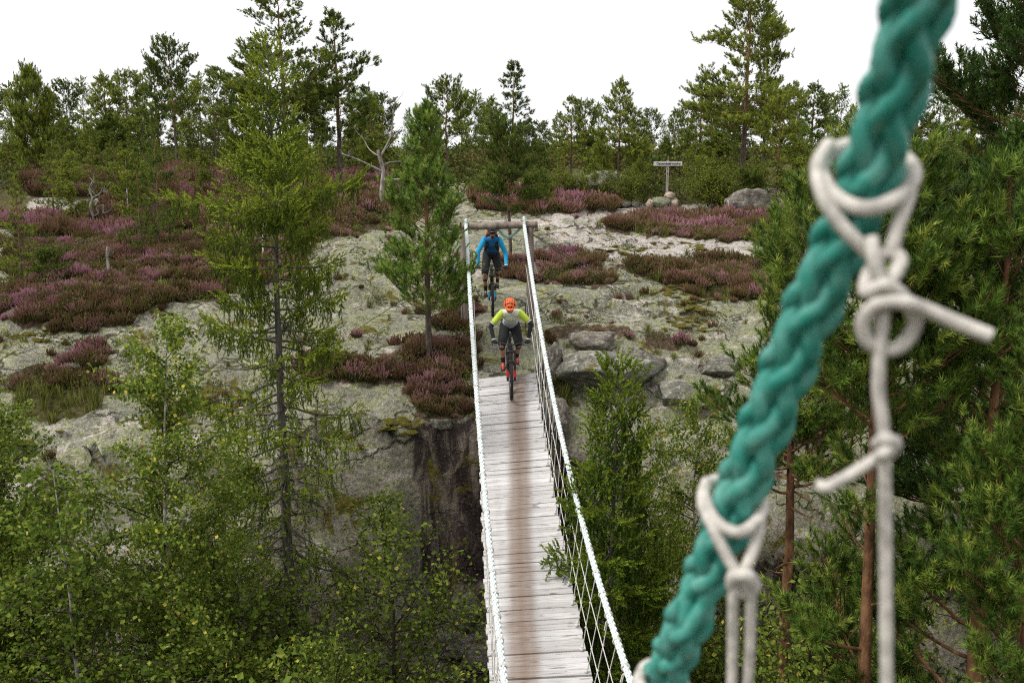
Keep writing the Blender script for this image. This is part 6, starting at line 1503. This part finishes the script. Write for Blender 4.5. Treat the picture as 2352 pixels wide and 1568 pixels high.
    for s in (-1, 1):
        sh_pr += [('c', hp[s], 0.112, kn_[s] + (hp[s] - kn_[s]) * 0.10, 0.092)]
    fuse('shorts', sh_pr, 0.015, M_BLKCLOTH, p, 5)
    for s in (-1, 1): fuse('knee_cover', [('c', kn_[s] + (hp[s] - kn_[s]) * 0.2, 0.068, kn_[s] + (an[s] - kn_[s]) * (0.16 if kind == 1 else 0.35), 0.062)], 0.010, M_BLKCLOTH, p, 3)
    make_helmet(p, H((0, -0.005, 0.052)), RH, M_ORANGE if kind == 1 else M_BLKHELM, True)
    for s in (-1, 1):
        A = Acc(); tube(A, [H((s * 0.085, 0.0, 0.02)), H((s * 0.075, 0.02, -0.05)), H((s * 0.03, 0.055, -0.115))], 0.005, 5); A.build('chin_strap', M_BLKCLOTH, p)
    if kind == 2:
        A = Acc(); tube(A, spline([H((-0.078, 0.03, 0.006)), H((-0.045, 0.094, 0.002)), H((0, 0.106, 0.004)), H((0.045, 0.094, 0.002)), H((0.078, 0.03, 0.006))], 18), np.full(18, 0.017), 8); A.build('goggles', M_LENS, p, True)
        fuse('beard', [('e', H((0, 0.052, -0.092)), (0.050, 0.050, 0.040), RH)], 0.008, M_HAIR, p, 2)
        bk = -RT[:, 1] if (RT[:, 1] @ np.array([0, 1.0, 0.3])) > 0 else RT[:, 1]
        pk = fuse('backpack', [('e', chest + bk * 0.17 + sp_d * -0.02, (0.15, 0.10, 0.24), RT), ('e', chest + bk * 0.19 + sp_d * 0.14, (0.13, 0.085, 0.10), RT)], 0.012, M_PACK_RED, p, 4)
        fr = -bk
        for s in (-1, 1):
            A = Acc(); tube(A, spline([chest + bk * 0.12 + sp_d * 0.16 + lat * s * 0.09, sh[s] * np.array([0.62, 1, 1]) + np.array([0, 0, 0.078]), chest + fr * 0.118 + sp_d * 0.06 + lat * s * 0.115, chest + fr * 0.095 - sp_d * 0.12 + lat * s * 0.15, chest + bk * 0.05 - sp_d * 0.16 + lat * s * 0.165], 24), 0.026, 8); A.build('pack_strap', M_PACK, pk, True)
        A = Acc(); tube(A, spline([pel + sp_d * 0.12 + lat * -0.17, pel + sp_d * 0.11 + fr * 0.135, pel + sp_d * 0.12 + lat * 0.17], 16), 0.024, 8); A.build('hip_belt', M_PACK, pk, True)
        A = Acc(); tube(A, [chest + fr * 0.142 + lat * -0.1 + sp_d * 0.02, chest + fr * 0.15 + sp_d * 0.02, chest + fr * 0.142 + lat * 0.1 + sp_d * 0.02], 0.010, 6); A.build('chest_strap', M_PACK, pk, True)
    return p

def ride_matrix(front, rear):
    f = Vector(front) - Vector(rear); f.normalize(); x = f.cross(Vector((0, 0, 1))).normalized(); u = x.cross(f).normalized()
    M = Matrix((x, f, u)).transposed().to_4x4(); M.translation = Vector(front); return M
def at_px(px, Y, z): # world x so that a point at Y, z falls on column px
    d = Y * CP - z * SP; return (px - CX) / FPX * d
zf = float(ZD(18.78)) + float(roll(18.78)) * 0.05 + 0.004; xf = at_px(1174, 18.78, zf)
xr, yr = xf - 0.04, 19.90; zr = max(float(height(xr, yr)), float(ZD(19.6)) + 0.06) + 0.004
M1 = ride_matrix((xf, 18.78, zf), (xr, yr, zr))
make_bike(M1, 'black mountain bike with red fork decals rolling onto the plank deck', M_BLACK, M_RED, M_ALLOY, 0.10)
J1 = dict(pelvis=(0, -0.93, 1.16), chest=(0, -0.66, 1.46), neck=(0, -0.52, 1.61), head=(0.025, -0.42, 1.735), shoulder=(0.19, -0.565, 1.545), elbow=(0.375, -0.46, 1.33), hand=(0.322, -0.278, 1.064), knee_r=(0.17, -0.56, 0.87), knee_l=(-0.17, -0.69, 0.82), ankle_r=(0.14, -0.64, 0.47), ankle_l=(-0.14, -0.97, 0.44), asym=(0.012, -0.02, -0.03))
make_rider(M1, 'crouching rider in orange helmet, white and lime jersey and black shorts on the deck', J1, 1, 0.36)
yf2 = 22.62; xf2 = at_px(1131, yf2, -3.6); zf2 = float(height(xf2, yf2)) + 0.004; xr2, yr2 = xf2 - 0.06, yf2 + 1.175; zr2 = float(height(xr2, yr2)) + 0.004
M2 = ride_matrix((xf2, yf2, zf2), (xr2, yr2, zr2))
make_bike(M2, 'black mountain bike with blue and lime fork legs coming under the timber portal', M_BLACK, M_LIME, M_GOLD, -0.35)
J2 = dict(pelvis=(0, -0.88, 1.24), chest=(0, -0.66, 1.53), neck=(0, -0.55, 1.70), head=(-0.015, -0.48, 1.84), shoulder=(0.195, -0.58, 1.64), elbow=(0.335, -0.47, 1.36), hand=(0.322, -0.278, 1.064), knee_r=(0.16, -0.53, 0.84), knee_l=(-0.16, -0.68, 0.90), ankle_r=(0.14, -0.65, 0.41), ankle_l=(-0.14, -0.97, 0.51), asym=(-0.015, 0.02, 0.025))
make_rider(M2, 'upright rider in black helmet, blue jersey and backpack straps passing under the timber portal', J2, 2, 0.12)
